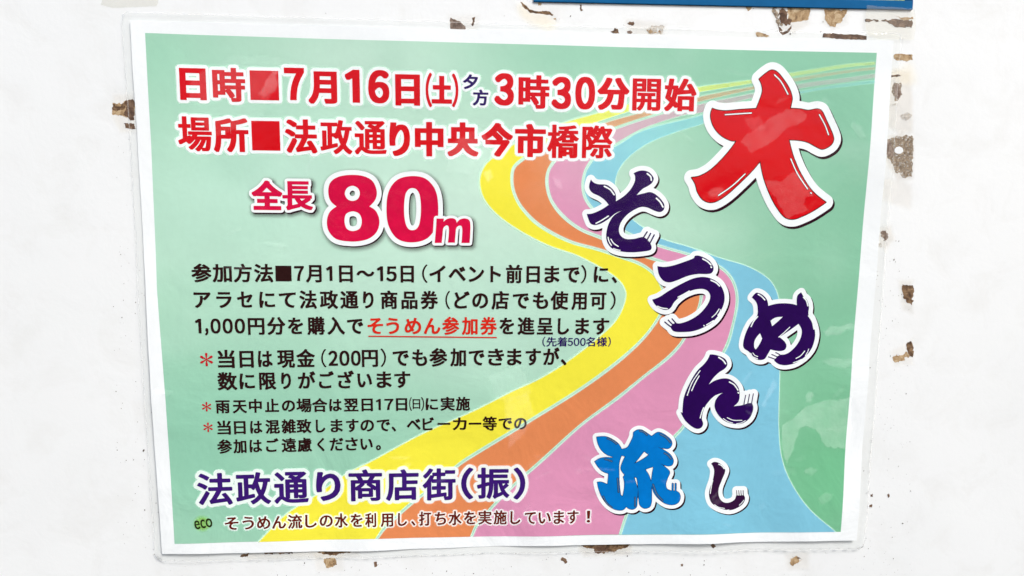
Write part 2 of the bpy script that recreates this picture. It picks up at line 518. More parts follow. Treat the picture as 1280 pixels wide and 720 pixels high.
WALL = wall_paint()
PAPER = ink('white_paper', (240, 245, 248), mottle=0.02, k=0.98)
WHITE = ink('white_ink', (240, 246, 249), mottle=0.02, k=0.98)
WHITE_S = ink('white_halo_ink', (234, 244, 242), alpha=True, mottle=0.02, k=0.98)
MINT = ink('mint_ink', (0, 0, 0), vertex=True, mottle=0.035)
YEL = ink('yellow_ink', (247, 238, 72), alpha=True, mottle=0.03)
ORA = ink('orange_ink', (229, 142, 92), alpha=True, mottle=0.05)
PNK = ink('pink_ink', (223, 152, 188), alpha=True, mottle=0.04)
BLU = ink('sky_blue_ink', (132, 201, 226), alpha=True, mottle=0.04)
EDGE = ink('pale_edge_ink', (200, 234, 219), alpha=True, mottle=0.03, k=0.95)
RED = ink('red_ink', (216, 2, 22), mottle=0.05)
CRIM = ink('crimson_ink', (218, 10, 70), mottle=0.16)
RED2 = ink('vermilion_ink', (220, 44, 28), mottle=0.05)
DARK = ink('dark_brown_ink', (44, 20, 20), mottle=0.1)
BROWN = ink('brown_ink', (104, 32, 22), mottle=0.1)
NAVY = ink('navy_ink', (42, 8, 96), mottle=0.14)
NAVY2 = ink('deep_navy_ink', (42, 4, 84), mottle=0.2)
SHAD = ink('shadow_ink', (44, 10, 30), mottle=0.1)
SHAD_S = ink('soft_shadow_ink', (66, 60, 60), alpha=True)
LINE = ink('outline_ink', (30, 2, 10), mottle=0.1)
CYAN = ink('bright_blue_ink', (0, 122, 208), mottle=0.1)
GREY = ink('grey_ink', (76, 116, 160), mottle=0.1)
LIME_S = ink('lime_glow_ink', (138, 192, 80), alpha=True)
ECO = ink('dark_green_ink', (42, 52, 26), mottle=0.1)
FILM = film('clear_laminate', haze=0.001, rough=0.03, strength=0.3, ior=1.28)
TAPE = film('old_clear_tape', haze=0.07, rough=0.2, strength=0.4, hazecol=(0.74, 0.70, 0.58), tint=(0.97, 0.965, 0.94))
SHEEN = sheen('painted_sheen')
TAN = grime('bare_tan', (104, 80, 56), (172, 144, 106), (210, 194, 164))
BRN = grime('brown_rust', (56, 38, 26), (104, 78, 54), (168, 140, 104))
GRY = grime('grey_scrape', (70, 54, 46), (124, 106, 94), (180, 168, 156))
DRK = grime('dark_scrape', (52, 34, 24), (98, 72, 54), (146, 120, 96))
GRV = grime('gritty_grime', (88, 74, 60), (142, 126, 106), (188, 176, 156), scale=620.0, holes=0.45)
FNT = grime('faint_scrape', (160, 150, 136), (196, 190, 180), (220, 216, 208), scale=300.0, holes=0.48)
SPK = grime('dark_specks', (46, 40, 38), (84, 74, 68), (120, 110, 104))
STAIN = ink('yellowish_stain', (214, 202, 168), alpha=True, mottle=0.1)
SMUDGE = ink('grey_smudge', (176, 166, 150), alpha=True, mottle=0.5)

# ------------------------------------------------------------------ wall
wall_me = bpy.data.meshes.new('wall')
gx = np.linspace(-1.6, 1.6, 33); gz = np.linspace(-1.45, 1.35, 29)
vv = [(x, 0, z) for z in gz for x in gx]; ff = []
for j in range(28):
    for i in range(32):
        a = j * 33 + i; ff.append((a, a + 1, a + 34, a + 33))
wall_me.from_pydata(vv, [], ff); wall_me.materials.append(WALL)
wall = bpy.data.objects.new('wall', wall_me); COL.objects.link(wall); wall.location = (0, 0, HEIGHT)
wall['kind'] = 'structure'


def ragged(s, amp=1.0, rep=4, seed=0):
    """closed outline in photo pixels, edges broken up at random; mm on the wall"""
    r = np.random.default_rng(seed); p, _ = parse(s)
    for k in range(rep):
        q = np.roll(p, -1, 0); m = (p + q) / 2; L = np.linalg.norm(q - p, axis=1)
        nrm = np.stack([-(q - p)[:, 1], (q - p)[:, 0]], 1) / (L[:, None] + 1e-9)
        m = m + nrm * (r.normal(0, 0.13, len(p)) * np.minimum(L, 6) * amp)[:, None]
        p = np.stack([p, m], 1).reshape(-1, 2)
        if np.median(L) < 1.0:
            break
    return ccw(to_plane(p[:, 0], p[:, 1], 0.0))


CHIPS = [  # outline in photo pixels, material
    ('650,2 656,6 663,12 672,14 680,14 688,15 692,19 690,20 680,18 670,17 662,16 656,11', BRN, .7),
    ('672,4 677,4 676,7 673,7', TAN, 1), ('692,23 695,22 696,25 693,25', TAN, 1),
    ('563,22 570,25 577,29 582,33 581,38 572,38 563,38', GRY, .8),
    ('590,22 594,21 593,28 591,33 589,31 591,27', DRK, .6), ('725,6 728,6 727,10 729,13 726,14 725,11', DRK, .8),
    ('763,39 767,38 768,35 772,36 774,42 770,42', BRN, 1),
    ('807,37 812,34 818,32 831,33 829,38 826,43 815,43 810,42', FNT, 1), ('808,38 813,36 818,40 824,37 826,42 812,42', TAN, 1),
    ('784,29 787,27 792,27 793,30 790,32 786,31', DRK, 1), ('784,39 788,38 791,40 789,43 785,42', GRY, 1),
    ('932,8 940,8 938,12 935,14', TAN, .8),
    ('966,10 971,9 970,14 974,18 972,22 975,26 979,30 977,33 972,31 969,26 968,20 965,15', GRV, 1),
    ('974,12 978,10 984,14 984,24 990,26 988,31 982,33 976,30 974,22', DRK, 1),
    ('984,10 996,10 1013,10 1012,18 1010,25 1000,27 990,28 985,24', TAN, .8), ('972,31 976,35 978,42 974,40', DRK, .8),
    ('976,42 984,38 990,31 989,36 983,42 978,44', DRK, .6),
    ('1030,12 1040,11 1059,12 1056,20 1052,27 1045,31 1044,34 1038,33 1034,29 1031,22', TAN, .9),
    ('944,41 949,40 955,42 962,45 954,46 946,46', TAN, .8),
    ('1029,42 1045,42 1065,43 1083,45 1083,50 1060,49 1040,48 1028,47', DRK, .5),
    ('1081,24 1092,24 1104,25 1112,25 1122,24 1139,25 1141,29 1139,35 1127,34 1118,33 1114,30 1108,27 1095,27 1082,27', DRK, 1),
    ('1118,20 1128,22 1141,21 1142,24 1128,25', TAN, 1),
    ('1117,69 1124,67 1132,68 1140,68 1141,75 1130,76 1120,75 1117,73', TAN, .6),
    ('1112,95 1117,94 1124,93 1127,95 1120,96 1114,97', DRK, .8),
    ('1116,106 1119,103 1123,106 1126,103 1126,110 1128,118 1124,124 1118,126 1116,118', GRV, 1.3),
    ('1118,108 1121,105 1123,110 1126,112 1126,119 1122,124 1118,120', GRY, 1.4),
    ('1112,131 1120,129 1122,132 1114,134', FNT, 1), ('1124,146 1130,143 1136,141 1140,144 1136,149 1128,149', FNT, 1.2),
    ('1108,174 1118,172 1128,171 1141,170 1142,186 1141,205 1140,221 1130,222 1120,216 1116,205 1109,197 1107,186', GRV, 1.2),
    ('1110,178 1120,176 1134,174 1141,178 1140,212 1128,214 1120,206 1112,192', GRV, 1.2),
    ('1108,174 1114,178 1117,186 1116,196 1110,195 1107,186', GRY, 1.2),
    ('1101,289 1107,288 1110,292 1109,299 1104,301 1101,296', GRY, 1.3), ('1098,304 1102,303 1102,308 1098,309', FNT, 1),
    ('1127,358 1133,356 1141,357 1142,370 1140,382 1134,379 1130,370', BRN, 1.2),
    ('1134,428 1138,426 1141,430 1141,446 1137,445 1134,438', BRN, 1.2),
    ('1115,447 1120,443 1128,444 1134,440 1136,447 1128,451 1118,453', TAN, 1.3),
    ('141,128 146,130 151,130 156,126 162,125 168,127 168,137 167,146 158,147 150,144 141,144', TAN, 1.2),
    ('141,130 146,133 151,134 153,129 157,128 157,134 150,138 141,138', BRN, 1.2),
    ('156,126 168,126 168,137 167,149 160,147 155,141 158,134', DRK, 1.2),
    ('155,154 161,155 168,155 169,161 162,161 157,160', DRK, .8), ('160,147 168,147 168,150 162,149', DRK, .8),
    ('300,696 305,692 312,690 310,695 304,696', BRN, .8), ('330,691 345,689 365,689 366,692 350,693 332,693', DRK, 1),
    ('396,690 412,688 432,688 440,690 425,692 404,693', BRN, 1), ('404,699 412,697 419,698 421,706 416,709 408,710 406,704', TAN, 1.4),
    ('724,681 742,681 765,678 788,679 782,685 772,687 768,691 752,690 744,691 742,686 730,684', BRN, 1.2),
    ('742,684 752,682 760,687 750,691 743,690', DRK, 1.2),
    ('888,682 893,680 895,683 891,685', DRK, 1), ('988,699 992,697 997,695 1003,699 998,703 993,705 990,707', TAN, 1.5),
    ('990,696 996,695 1001,698 994,701', BRN, 1.3), ('851,705 854,705 854,708 851,708', DRK, 1),
    ('701,698 705,697 709,702 706,705 702,701', DRK, 1.2), ('467,703 471,702 471,708 468,709', DRK, 1),
    ('1088,618 1091,617 1091,621 1088,621', DRK, 1), ('1087,631 1090,630 1090,634 1087,634', DRK, 1), ('1109,618 1111,617 1112,621 1110,622', DRK, 1),
]
for k, (s, m, amp) in enumerate(CHIPS):
    L = ragged(s, amp, 4, 100 + k)
    sheet('paint_chip', [L], m, wall, 0.03 + 0.012 * (k % 7), step=20, h=0.0)
# smears of dirt round the bare spots and along the worn right-hand side
SMEARS = [('1104,92 1118,86 1138,90 1142,130 1141,166 1126,168 1110,160 1106,130', .35), ('1108,170 1126,166 1142,172 1142,222 1122,226 1106,200', .4), ('1098,224 1120,222 1140,230 1138,262 1118,256 1102,250', .22),
          ('1098,284 1114,282 1118,300 1106,314 1098,306', .35), ('964,8 1014,8 1012,30 992,44 972,40', .3), ('1028,10 1062,10 1060,30 1040,38 1028,28', .25), ('780,24 800,24 834,30 830,46 784,46', .25),
          ('1122,350 1142,350 1142,392 1128,388', .3), ('1112,440 1142,422 1142,456 1118,458', .22), ('720,680 792,676 790,694 730,696', .3), ('300,688 450,686 450,696 310,700', .28), ('560,20 600,18 598,40 562,42', .2),
          ('640,4 700,8 700,30 660,34', .12), ('141,118 170,118 172,164 150,166 141,150', .25), ('390,690 430,690 430,714 396,714', .2), ('980,690 1012,690 1010,712 984,712', .2)]
for k, (s, a) in enumerate(SMEARS):
    soft('dirt_smear', [[ragged(s, .6, 3, 300 + k)]], SMUDGE, wall, 0.005 + 0.0012 * k, -2.2, 1.6, a, 0.6, h=0.0)
# the pale dab in the gritty patch
sheet('paint_dab', [ragged('1118,187 1120,184 1124,183 1128,185 1129,189 1126,192 1121,192 1118,190', .2, 3, 7)], WALL, wall, 0.16, step=20, h=0.0)
# specks of dirt
Vs = []; Ts = []; n = 0
for k in range(620):
    z = rng.random()
    if z < .22: x = rng.uniform(142, 205); y = rng.uniform(150, 700)
    elif z < .62: x = rng.uniform(1055, 1140); y = rng.uniform(300, 719)
    elif z < .90: x = rng.uniform(210, 1120); y = rng.uniform(690, 722)
    elif z < .95: x = rng.uniform(600, 1139); y = rng.uniform(4, 45)
    else: x = rng.uniform(142, 1139); y = rng.uniform(0, 720)
    r0 = min(1.9, 0.22 + rng.exponential(0.22)); c = to_plane(x, y, 0.0); r0 *= 0.44
    ang = np.linspace(0, 2 * np.pi, 7)[:-1] + rng.random()
    rr = r0 * rng.uniform(0.5, 1.25, 6); st = rng.uniform(0.6, 1.0)
    Vs.append(np.stack([c[0] + rr * np.cos(ang) * st, c[1] + rr * np.sin(ang)], 1))
    Ts += [(n, n + i, n + i + 1) for i in range(1, 5)]; n += 6
V = np.concatenate(Vs)
o = link('dirt_speck', V, np.array(Ts), SPK, wall, np.zeros(len(V)), 0.14); o['kind'] = 'stuff'
soft('water_stain', [[ragged('652,10 664,20 682,24 690,30 686,34 670,26 656,18', .5, 3, 3)]], STAIN, wall, 0.015, -1, 5, 0.35, 1.0, h=0.0)
soft('water_stain', [[ragged('1120,92 1136,84 1141,100 1128,100', .5, 3, 5)]], STAIN, wall, 0.016, -1, 5, 0.3, 1.0, h=0.0)

# ------------------------------------------------------------------ poster
poster = bpy.data.objects.new('poster', None); COL.objects.link(poster)
poster.location = (0, 0, HEIGHT); poster.empty_display_size = 0.05
poster['label'] = 'large laminated mint green poster with red, navy and blue Japanese lettering and a rainbow stream'
poster['category'] = 'poster'


def quadline(pts, n=60, wob=0.0, seed=0):
    p, _ = parse(pts); out = []
    r = np.random.default_rng(seed)
    for i in range(len(p)):
        a, b = p[i], p[(i + 1) % len(p)]
        L = np.linalg.norm(b - a); k = max(2, int(L / 12)); t = np.arange(k) / k
        nrm = np.array([-(b - a)[1], (b - a)[0]]) / L
        off = wob * (np.sin(t * L / 21 + i * 2) * 0.6 + np.sin(t * L / 9.0 + i) * 0.3) * np.sin(np.pi * t) ** 0.5
        out.append(a + t[:, None] * (b - a) + nrm * off[:, None])
    q = np.vstack(out)
    return ccw(to_plane(q[:, 0], q[:, 1]))


paper_loop = quadline('162,25 1117,51 1107,200 1092,400 1070,675 1000,676 850,679 640,683 450,689 203,692 190,500 176,250', wob=0.35)
paper = sheet('paper', [paper_loop], PAPER, poster, 0.0)


def mint_color(V):
    """the printed background: a mottled mint, paler left of the middle, deeper to the right"""
    P = V; u, v = P[:, 0], P[:, 1]
    base = np.tile(np.array(lin(168, 214, 188)), (len(P), 1))

    def blob(cx, cy, rx, ry, col, s):
        nonlocal base
        c = to_plane(cx, cy); q = ((u - c[0]) / (rx * .44)) ** 2 + ((v - c[1]) / (ry * .44)) ** 2
        a = (s * np.exp(-q))[:, None]; base = base * (1 - a) + np.array(lin(*col)) * a
    blob(1000, 330, 260, 300, (124, 192, 156), .9)
    blob(1040, 600, 170, 180, (104, 184, 134), .8)
    blob(1000, 130, 230, 130, (132, 196, 166), .6)
    blob(560, 270, 330, 150, (214, 240, 224), .95)
    blob(600, 400, 280, 130, (194, 229, 210), .8)
    blob(330, 230, 170, 110, (192, 230, 212), .7)
    blob(250, 560, 150, 130, (142, 202, 174), .8)
    blob(420, 560, 200, 110, (152, 206, 180), .7)
    blob(200, 90, 160, 70, (164, 214, 188), .6)
    blob(470, 70, 150, 50, (206, 234, 218), .7)
    blob(740, 75, 150, 40, (150, 206, 178), .6)
    for k in range(60):                                       # cloudy hand-brushed tint
        r = np.random.default_rng(500 + k); cx, cy = r.uniform(180, 1090), r.uniform(50, 670)
        blob(cx, cy, r.uniform(15, 70), r.uniform(10, 40), (196, 230, 212) if k % 2 else (140, 200, 170), r.uniform(.06, .2))
    return base * np.array([0.9, 0.93, 0.94])


print_loop = quadline('181,41 460,50 780,58.5 1096,66 1086,200 1073,360 1059,545 1050,664 780,668.5 460,673.5 219,679 208,500 196.5,360 188.5,180')
sheet('background_print', [print_loop], MINT, poster, 0.04, step=4.0, color=mint_color)

# ---- the stream of coloured bands, from the far corner to the bottom edge
BANDS = {
    'yellow_band': (YEL,
        '1094,77 1060,80 1000,89 938,99.5 875,108 830,117 785,129.5 750,140 708,152 670,167 640,181 610,201.6 602,213.8 599,228 604,247.5 620,267.5 647.5,287.5 685,307 722,320 761,341 777,355 782,370 771,398 748,421 705.6,454 672.8,474 640,489 593,513 526.7,543 463,577 433,592 393,620 356.7,643 322.7,677',
        '1094,81 1060,84 1000,94 938,104.5 875,115 830,124 795,136.5 746,153 700,172 667,190 652.8,197.5 640.6,209.7 638.6,228 642.5,245 652.5,262.5 672.5,282.5 710,302.5 747,313 774,322 800,331.6 818,345 828,365 829,380 823.5,394 804,421 771,451 722,487 659.7,526 593,566.7 573,580 540,608 511.6,630 479.7,659 469.5,673.4'),
    'orange_band': (ORA,
        '1094,83.5 1060,87.5 996,97 941,107.5 873,121 803,140 757,153 705,175 667,192 655,199.5 643,210.5 641,228 645,245 655,261.5 675,280.5 712,300.5 749,311 776,320 802,329.6 820,344 830,365 831,380 825.5,395 806,422 773,453 724,489 661.7,528 595,569 575,582 542,610 513.6,632 481.7,661 472,673.4',
        '1094,87 1060,91 996,101.5 941,112 873,127.5 817,143 768,159 725,176 700,190 691,201 684,213.8 682,229 687,250 701,270 724,287.5 750,298.5 800,319.5 846,336 870,352 875,366 872,385 854,422.8 836,444 803,470.6 770,497 726.5,529.7 680,571.6 632.8,614 595,656.6 588,671.8'),
    'pink_band': (PNK,
        '1094,92 1060,97 1005,104 933,118 875,130 823.4,143.5 770,161 727,178 702,192 694,202 686.5,213.8 684.8,229 689.5,249 703.5,268 726,285.5 752,296 802,317 848,334 873,351 878,366 874,386 856,424 838,446 805,472 772,499 728.5,531 682,573.6 635,615.6 597.5,657.6 590.5,671.8',
        '1094,97 1060,102 1005,109.5 933,124 875,141 854,144 803,161 770,179 745,193 736,203 729.5,216 727,234 732,252 750,272 790,296 826.6,309.5 863,320 897.5,334 912,347 919,363 920,381 914.6,408 909,427 902,442 880,485 852,534 840,547 810,590 783,640.6 773.6,668'),
    'sky_blue_band': (BLU,
        '1094,100 1060,104 1016,111 933,127 875,144 803,163 773,180.5 748,194 738.5,204 732,216 729.5,234 734.5,251 752,270 792,294 828,307.5 864,318 899,332 914,345.5 921.5,363 922.5,381 917,408 911.7,428 904.5,443 882.5,486 854.5,535 842.5,548.5 812.5,591 785.5,641 776,668',
        '1094,104 1060,108 1016,114 933,134 875,156 858,161 823,173.5 803,183.5 783,199.5 773,213.7 768.8,232 774,252 788.6,272 805,285 828,298.5 860,308 902.5,323 935,333 961.6,349 973,369 975.5,398 975.5,464 974,513 974,537 977,570.6 988,601.6 1010.6,635 1044,664'),
}


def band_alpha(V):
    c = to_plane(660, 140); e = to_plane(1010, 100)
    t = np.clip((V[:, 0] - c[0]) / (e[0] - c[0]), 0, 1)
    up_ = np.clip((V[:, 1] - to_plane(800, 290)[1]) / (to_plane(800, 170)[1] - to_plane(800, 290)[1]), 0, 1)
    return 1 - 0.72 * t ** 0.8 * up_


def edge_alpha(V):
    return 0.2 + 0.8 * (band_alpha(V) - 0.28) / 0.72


def open_px(s, n=6):
    return trace(s, (0, 0), 1, False, n)


def strip(name, line, wd, fade, mat, parent, layer, amul=None):
    d = np.gradient(line, axis=0); d /= np.linalg.norm(d, axis=1)[:, None] + 1e-9
    nr = np.stack([-d[:, 1], d[:, 0]], 1)
    offs = [-wd / 2 - fade, -wd / 2, wd / 2, wd / 2 + fade]; al = [0, .85, .85, 0]
    V = np.concatenate([line + nr * o_ for o_ in offs]); n = len(line)
    T = [(k * n + i, k * n + i + 1, (k + 1) * n + i + 1, (k + 1) * n + i) for k in range(3) for i in range(n - 1)]
    A = np.repeat(al, n)
    if amul is not None:
        A = A * amul(V)
    return link(name, V, np.array(T), mat, parent, None, layer, A)


for k, (nm, (mt, e0, e1)) in enumerate(BANDS.items()):
    a, b = open_px(e0), open_px(e1)
    ob = sheet(nm, [ccw(np.vstack([a, b[::-1]]))], mt, poster, 0.08 + 0.01 * k, step=4.0, alpha=band_alpha)
    strip('band_edge', a, 0.5, 0.5, EDGE, ob, 0.128, edge_alpha)
    strip('band_edge', b, 0.2, 0.4, EDGE, ob, 0.134, edge_alpha)

# ---- lettering
_font_cache = {}
WIDE = {ord(a): ord(b) for a, b in zip('0123456789()!,', '０１２３４５６７８９（）！，')}
REF = None


def glyph(ch):
    """outline loops of one character in font units, and its advance"""
    ch = ch.translate(WIDE)
    if ch in _font_cache:
        return _font_cache[ch]
    if ch == '１':
        q = np.concatenate(glyph('7')); y0, y1 = q[:, 1].min(), q[:, 1].max(); k = (y1 - y0) / 0.733
        one = np.array([(.33, 0), (.425, 0), (.425, .733), (.345, .733), (.16, .62), (.195, .55), (.33, .625)]) * k
        _font_cache[ch] = [one + np.array([0, y0])]
        return _font_cache[ch]
    cu = bpy.data.curves.new('t', 'FONT'); cu.body = ch; cu.size = 1.0; cu.resolution_u = 4
    ob = bpy.data.objects.new('t', cu); COL.objects.link(ob)
    dg = bpy.context.evaluated_depsgraph_get(); dg.update()
    c2 = ob.evaluated_get(dg).to_curve(dg)
    loops = []
    for sp in c2.splines:
        bp_ = sp.bezier_points
        if len(bp_):
            pts = []; n = len(bp_)
            for i in range(n):
                a, b = bp_[i], bp_[(i + 1) % n]
                p0, p1, p2, p3 = [np.array(q[:2]) for q in (a.co, a.handle_right, b.handle_left, b.co)]
                ch_ = np.linalg.norm(p3 - p0)
                flat = ch_ > 0 and (abs(np.cross(p3 - p0, p1 - p0)) + abs(np.cross(p3 - p0, p2 - p0))) / ch_ < 1e-3
                st = 1 if flat else 5
                for k in range(st):
                    t = k / st
                    pts.append((1 - t)**3 * p0 + 3 * (1 - t)**2 * t * p1 + 3 * (1 - t) * t * t * p2 + t**3 * p3)
            loops.append(np.array(pts))
    ob.evaluated_get(dg).to_curve_clear()
    bpy.data.objects.remove(ob); bpy.data.curves.remove(cu)
    # curves may run either way round: make the outer ones turn left
    if loops:
        big = max(loops, key=lambda l: np.ptp(l[:, 0]) * np.ptp(l[:, 1]))
        x, y = big[:, 0], big[:, 1]
        if (x * np.roll(y, -1) - np.roll(x, -1) * y).sum() < 0:
            loops = [l[::-1] for l in loops]
    _font_cache[ch] = loops
    return loops


def text_loops(s):
    """loops of a run of characters set side by side, grouped by character"""
    cu = bpy.data.curves.new('t', 'FONT'); out = []
    x = 0.0
    for ch in s:
        g = glyph(ch)
        adv = advance(ch)
        if g:
            out.append([l + np.array([x, 0]) for l in g])
        x += adv
    bpy.data.curves.remove(cu)
    return out


_adv = {}


def advance(ch):
    if ch not in _adv:
        a = glyph('日' + ch + '日'); b = glyph('日')
        ax = np.concatenate(a)[:, 0].max(); bx = np.concatenate(b)[:, 0].max()
        one = glyph('日日'); w1 = np.concatenate(one)[:, 0].max() - bx
        _adv[ch] = ax - bx - w1 if ch != '日' else w1
    return _adv[ch]


_r = np.concatenate(glyph('前')); R0, R1 = _r[:, 1].min(), _r[:, 1].max()
SQ = [np.array([(0, 0), (1, 0), (1, 1), (0, 1.0)])]


def in_box(loops, x0, x1, y0, y1):
    """fit loops into a box of photo pixels, upright on the sheet"""
    p = np.concatenate(loops); a, b = p.min(0), p.max(0)
    c = to_plane((x0 + x1) / 2, (y0 + y1) / 2)
    l = to_plane(x0, (y0 + y1) / 2); r = to_plane(x1, (y0 + y1) / 2); tp = to_plane((x0 + x1) / 2, y0); bt = to_plane((x0 + x1) / 2, y1)
    wd = r[0] - l[0]; ht = tp[1] - bt[1]
    return [(q - (a + b) / 2) / (b - a) * np.array([wd, ht]) + c for q in loops]


def run(s, x0, x1, line):
    """a run of characters between two photo x's on a text line (xL,yL,xR,yR,H)"""
    xL, yL, xR, yR, H = line
    yb = lambda x: yL + (x - xL) / (xR - xL) * (yR - yL)
    groups = [list(SQ)] if s == '■' else text_loops(s)
    p = np.concatenate([l for g in groups for l in g]); a, b = p[:, 0].min(), p[:, 0].max()
    A = to_plane(x0, yb(x0)); B = to_plane(x1, yb(x1)); xm = (x0 + x1) / 2
    Hm = to_plane(xm, yb(xm) - H)[1] - to_plane(xm, yb(xm))[1]
    if s == '■':
        sy = Hm * 0.88; oy = -0.04
    else:
        sy = Hm / (R1 - R0); oy = R0
    return [[A + (q[:, 0:1] - a) / (b - a) * (B - A) + np.array([0, 1]) * (q[:, 1:2] - oy) * sy for q in g] for g in groups]


def bolden(groups, dx, dy, res, square=0.7):
    """thicken strokes by dx sideways and dy up and down (mm); 'square' keeps corners crisp"""
    if dx <= 0:
        return groups
    k = dx / dy
    out = []
    m = int(round(square * dx / res)) if square else 0
    if square and m == 0:
        m = 1
    if m:
        res = min(res, square * dx / m)
    for g in groups:
        gg = [l * np.array([1, k]) for l in g]
        xs, ys, F = field([gg], dx + res * 3, res)
        G = F
        for ax in (0, 1):
            H0 = G
            for sh in range(1, m + 1):
                a_ = np.roll(H0, sh, ax); b_ = np.roll(H0, -sh, ax)
                G = np.minimum(G, np.minimum(a_, b_))
        L = contours(xs, ys, G, dx - m * res, 0.02)
        out.append([l / np.array([1, k]) for l in L])
    return out


def lettering(name, groups, mat, layer=0.2, dx=0.14, dy=0.1, res=0.16, parent=None):
    g = bolden(groups, dx, dy, res)
    return merge_sheet(name, g, mat, parent or poster, layer), g


PX = 0.44
heads = [
    ('date_lettering', RED, [('日', 224.2, 257, 85, 125), ('時', 265, 306, 84.5, 127), ('■', 312, 348, 88, 125), ('7', 355, 380, 84.5, 125), ('月', 385, 421, 89, 129.5),
     ('1', 431, 449.5, 87, 128), ('6', 460, 486.5, 87.5, 129), ('日', 494, 525, 93, 132), ('(', 532, 540, 91, 134), ('土', 539.5, 565, 95, 129.5), (')', 565, 573, 92, 134),
     ('3', 618, 642.5, 91.5, 132), ('時', 648, 687, 94, 136), ('3', 689.5, 714, 96, 136.5), ('0', 719, 744, 96, 137), ('分', 747, 787, 97, 137.5), ('開', 790.7, 826.4, 98, 138.5), ('始', 831, 871, 98, 139)]),
    ('place_lettering', RED, [('場', 222, 264, 145.5, 189), ('所', 266, 310, 147.5, 190), ('■', 314, 349.5, 151, 188), ('法', 356, 396, 149, 191.5), ('政', 400, 440, 150, 192.5),
     ('通', 443, 483, 151, 193), ('り', 486.5, 512.5, 153, 195), ('中', 518.5, 554.5, 152.5, 195.5), ('央', 559.5, 598, 153, 195.5), ('今', 602, 641, 153.8, 195.8), ('市', 643.7, 682.3, 155, 196.5),
     ('橋', 684, 723.5, 156, 197.8), ('際', 727.5, 765.5, 157, 198)]),
    ('evening_lettering', NAVY, [('夕', 579, 597.5, 93, 111.5), ('方', 591, 610.5, 112, 132)]),
]
for nm, mt, items in heads:
    gs = []
    for ch, x0, x1, y0, y1 in items:
        if ch == '■':
            gs.append(in_box(SQ, x0, x1, y0, y1)); continue
        dx, dy = (2.0, 1.05)
        if ch in '0136789':
            dx, dy = 2.1, 1.5
        if ch in '()':
            dx, dy = 0.75, 0.8
        if ch in '場橋際開通政':
            dx, dy = 1.4, 0.75
        if ch in '時始所法':
            dx, dy = 1.75, 0.95
        if ch in '日月中央今市土り分':
            dx, dy = 2.2, 1.35
        if mt is NAVY:
            dx, dy = 0.75, 0.6
        g = in_box(glyph(ch), x0 + dx, x1 - dx, y0 + dy, y1 - dy)
        gs.append(bolden([g], dx * PX, dy * PX, 0.18)[0])
    ob = merge_sheet(nm, gs, mt, poster, 0.22)
    wd = 3.3 if mt is RED else 2.6
    sheet('lettering_outline', grow(gs, wd * PX, 0.25, 0.03), WHITE, ob, 0.16)
    soft('lettering_halo', gs, WHITE_S, ob, 0.15, wd * PX, (wd + 1.6) * PX, 0.8, 0.33)

LA = (240, 352, 665, 353.3, 22); LB = (243, 385, 757, 386.3, 22); LC = (245, 417.7, 761, 418, 21.5); LD = (678, 432.7, 763, 432.7, 11.6)
LE = (273, 459.5, 708, 456.5, 22); LF = (273, 487, 513, 485, 21.5); LG = (270, 515.9, 588, 512.9, 16.6); LH = (272, 542.5, 658, 537.5, 17); LI = (272, 566.2, 470, 563, 17)
def chars(text, spans):
    v = [float(q) for q in spans.split()]
    return [(c_, v[2 * i_], v[2 * i_ + 1]) for i_, c_ in enumerate(text)]


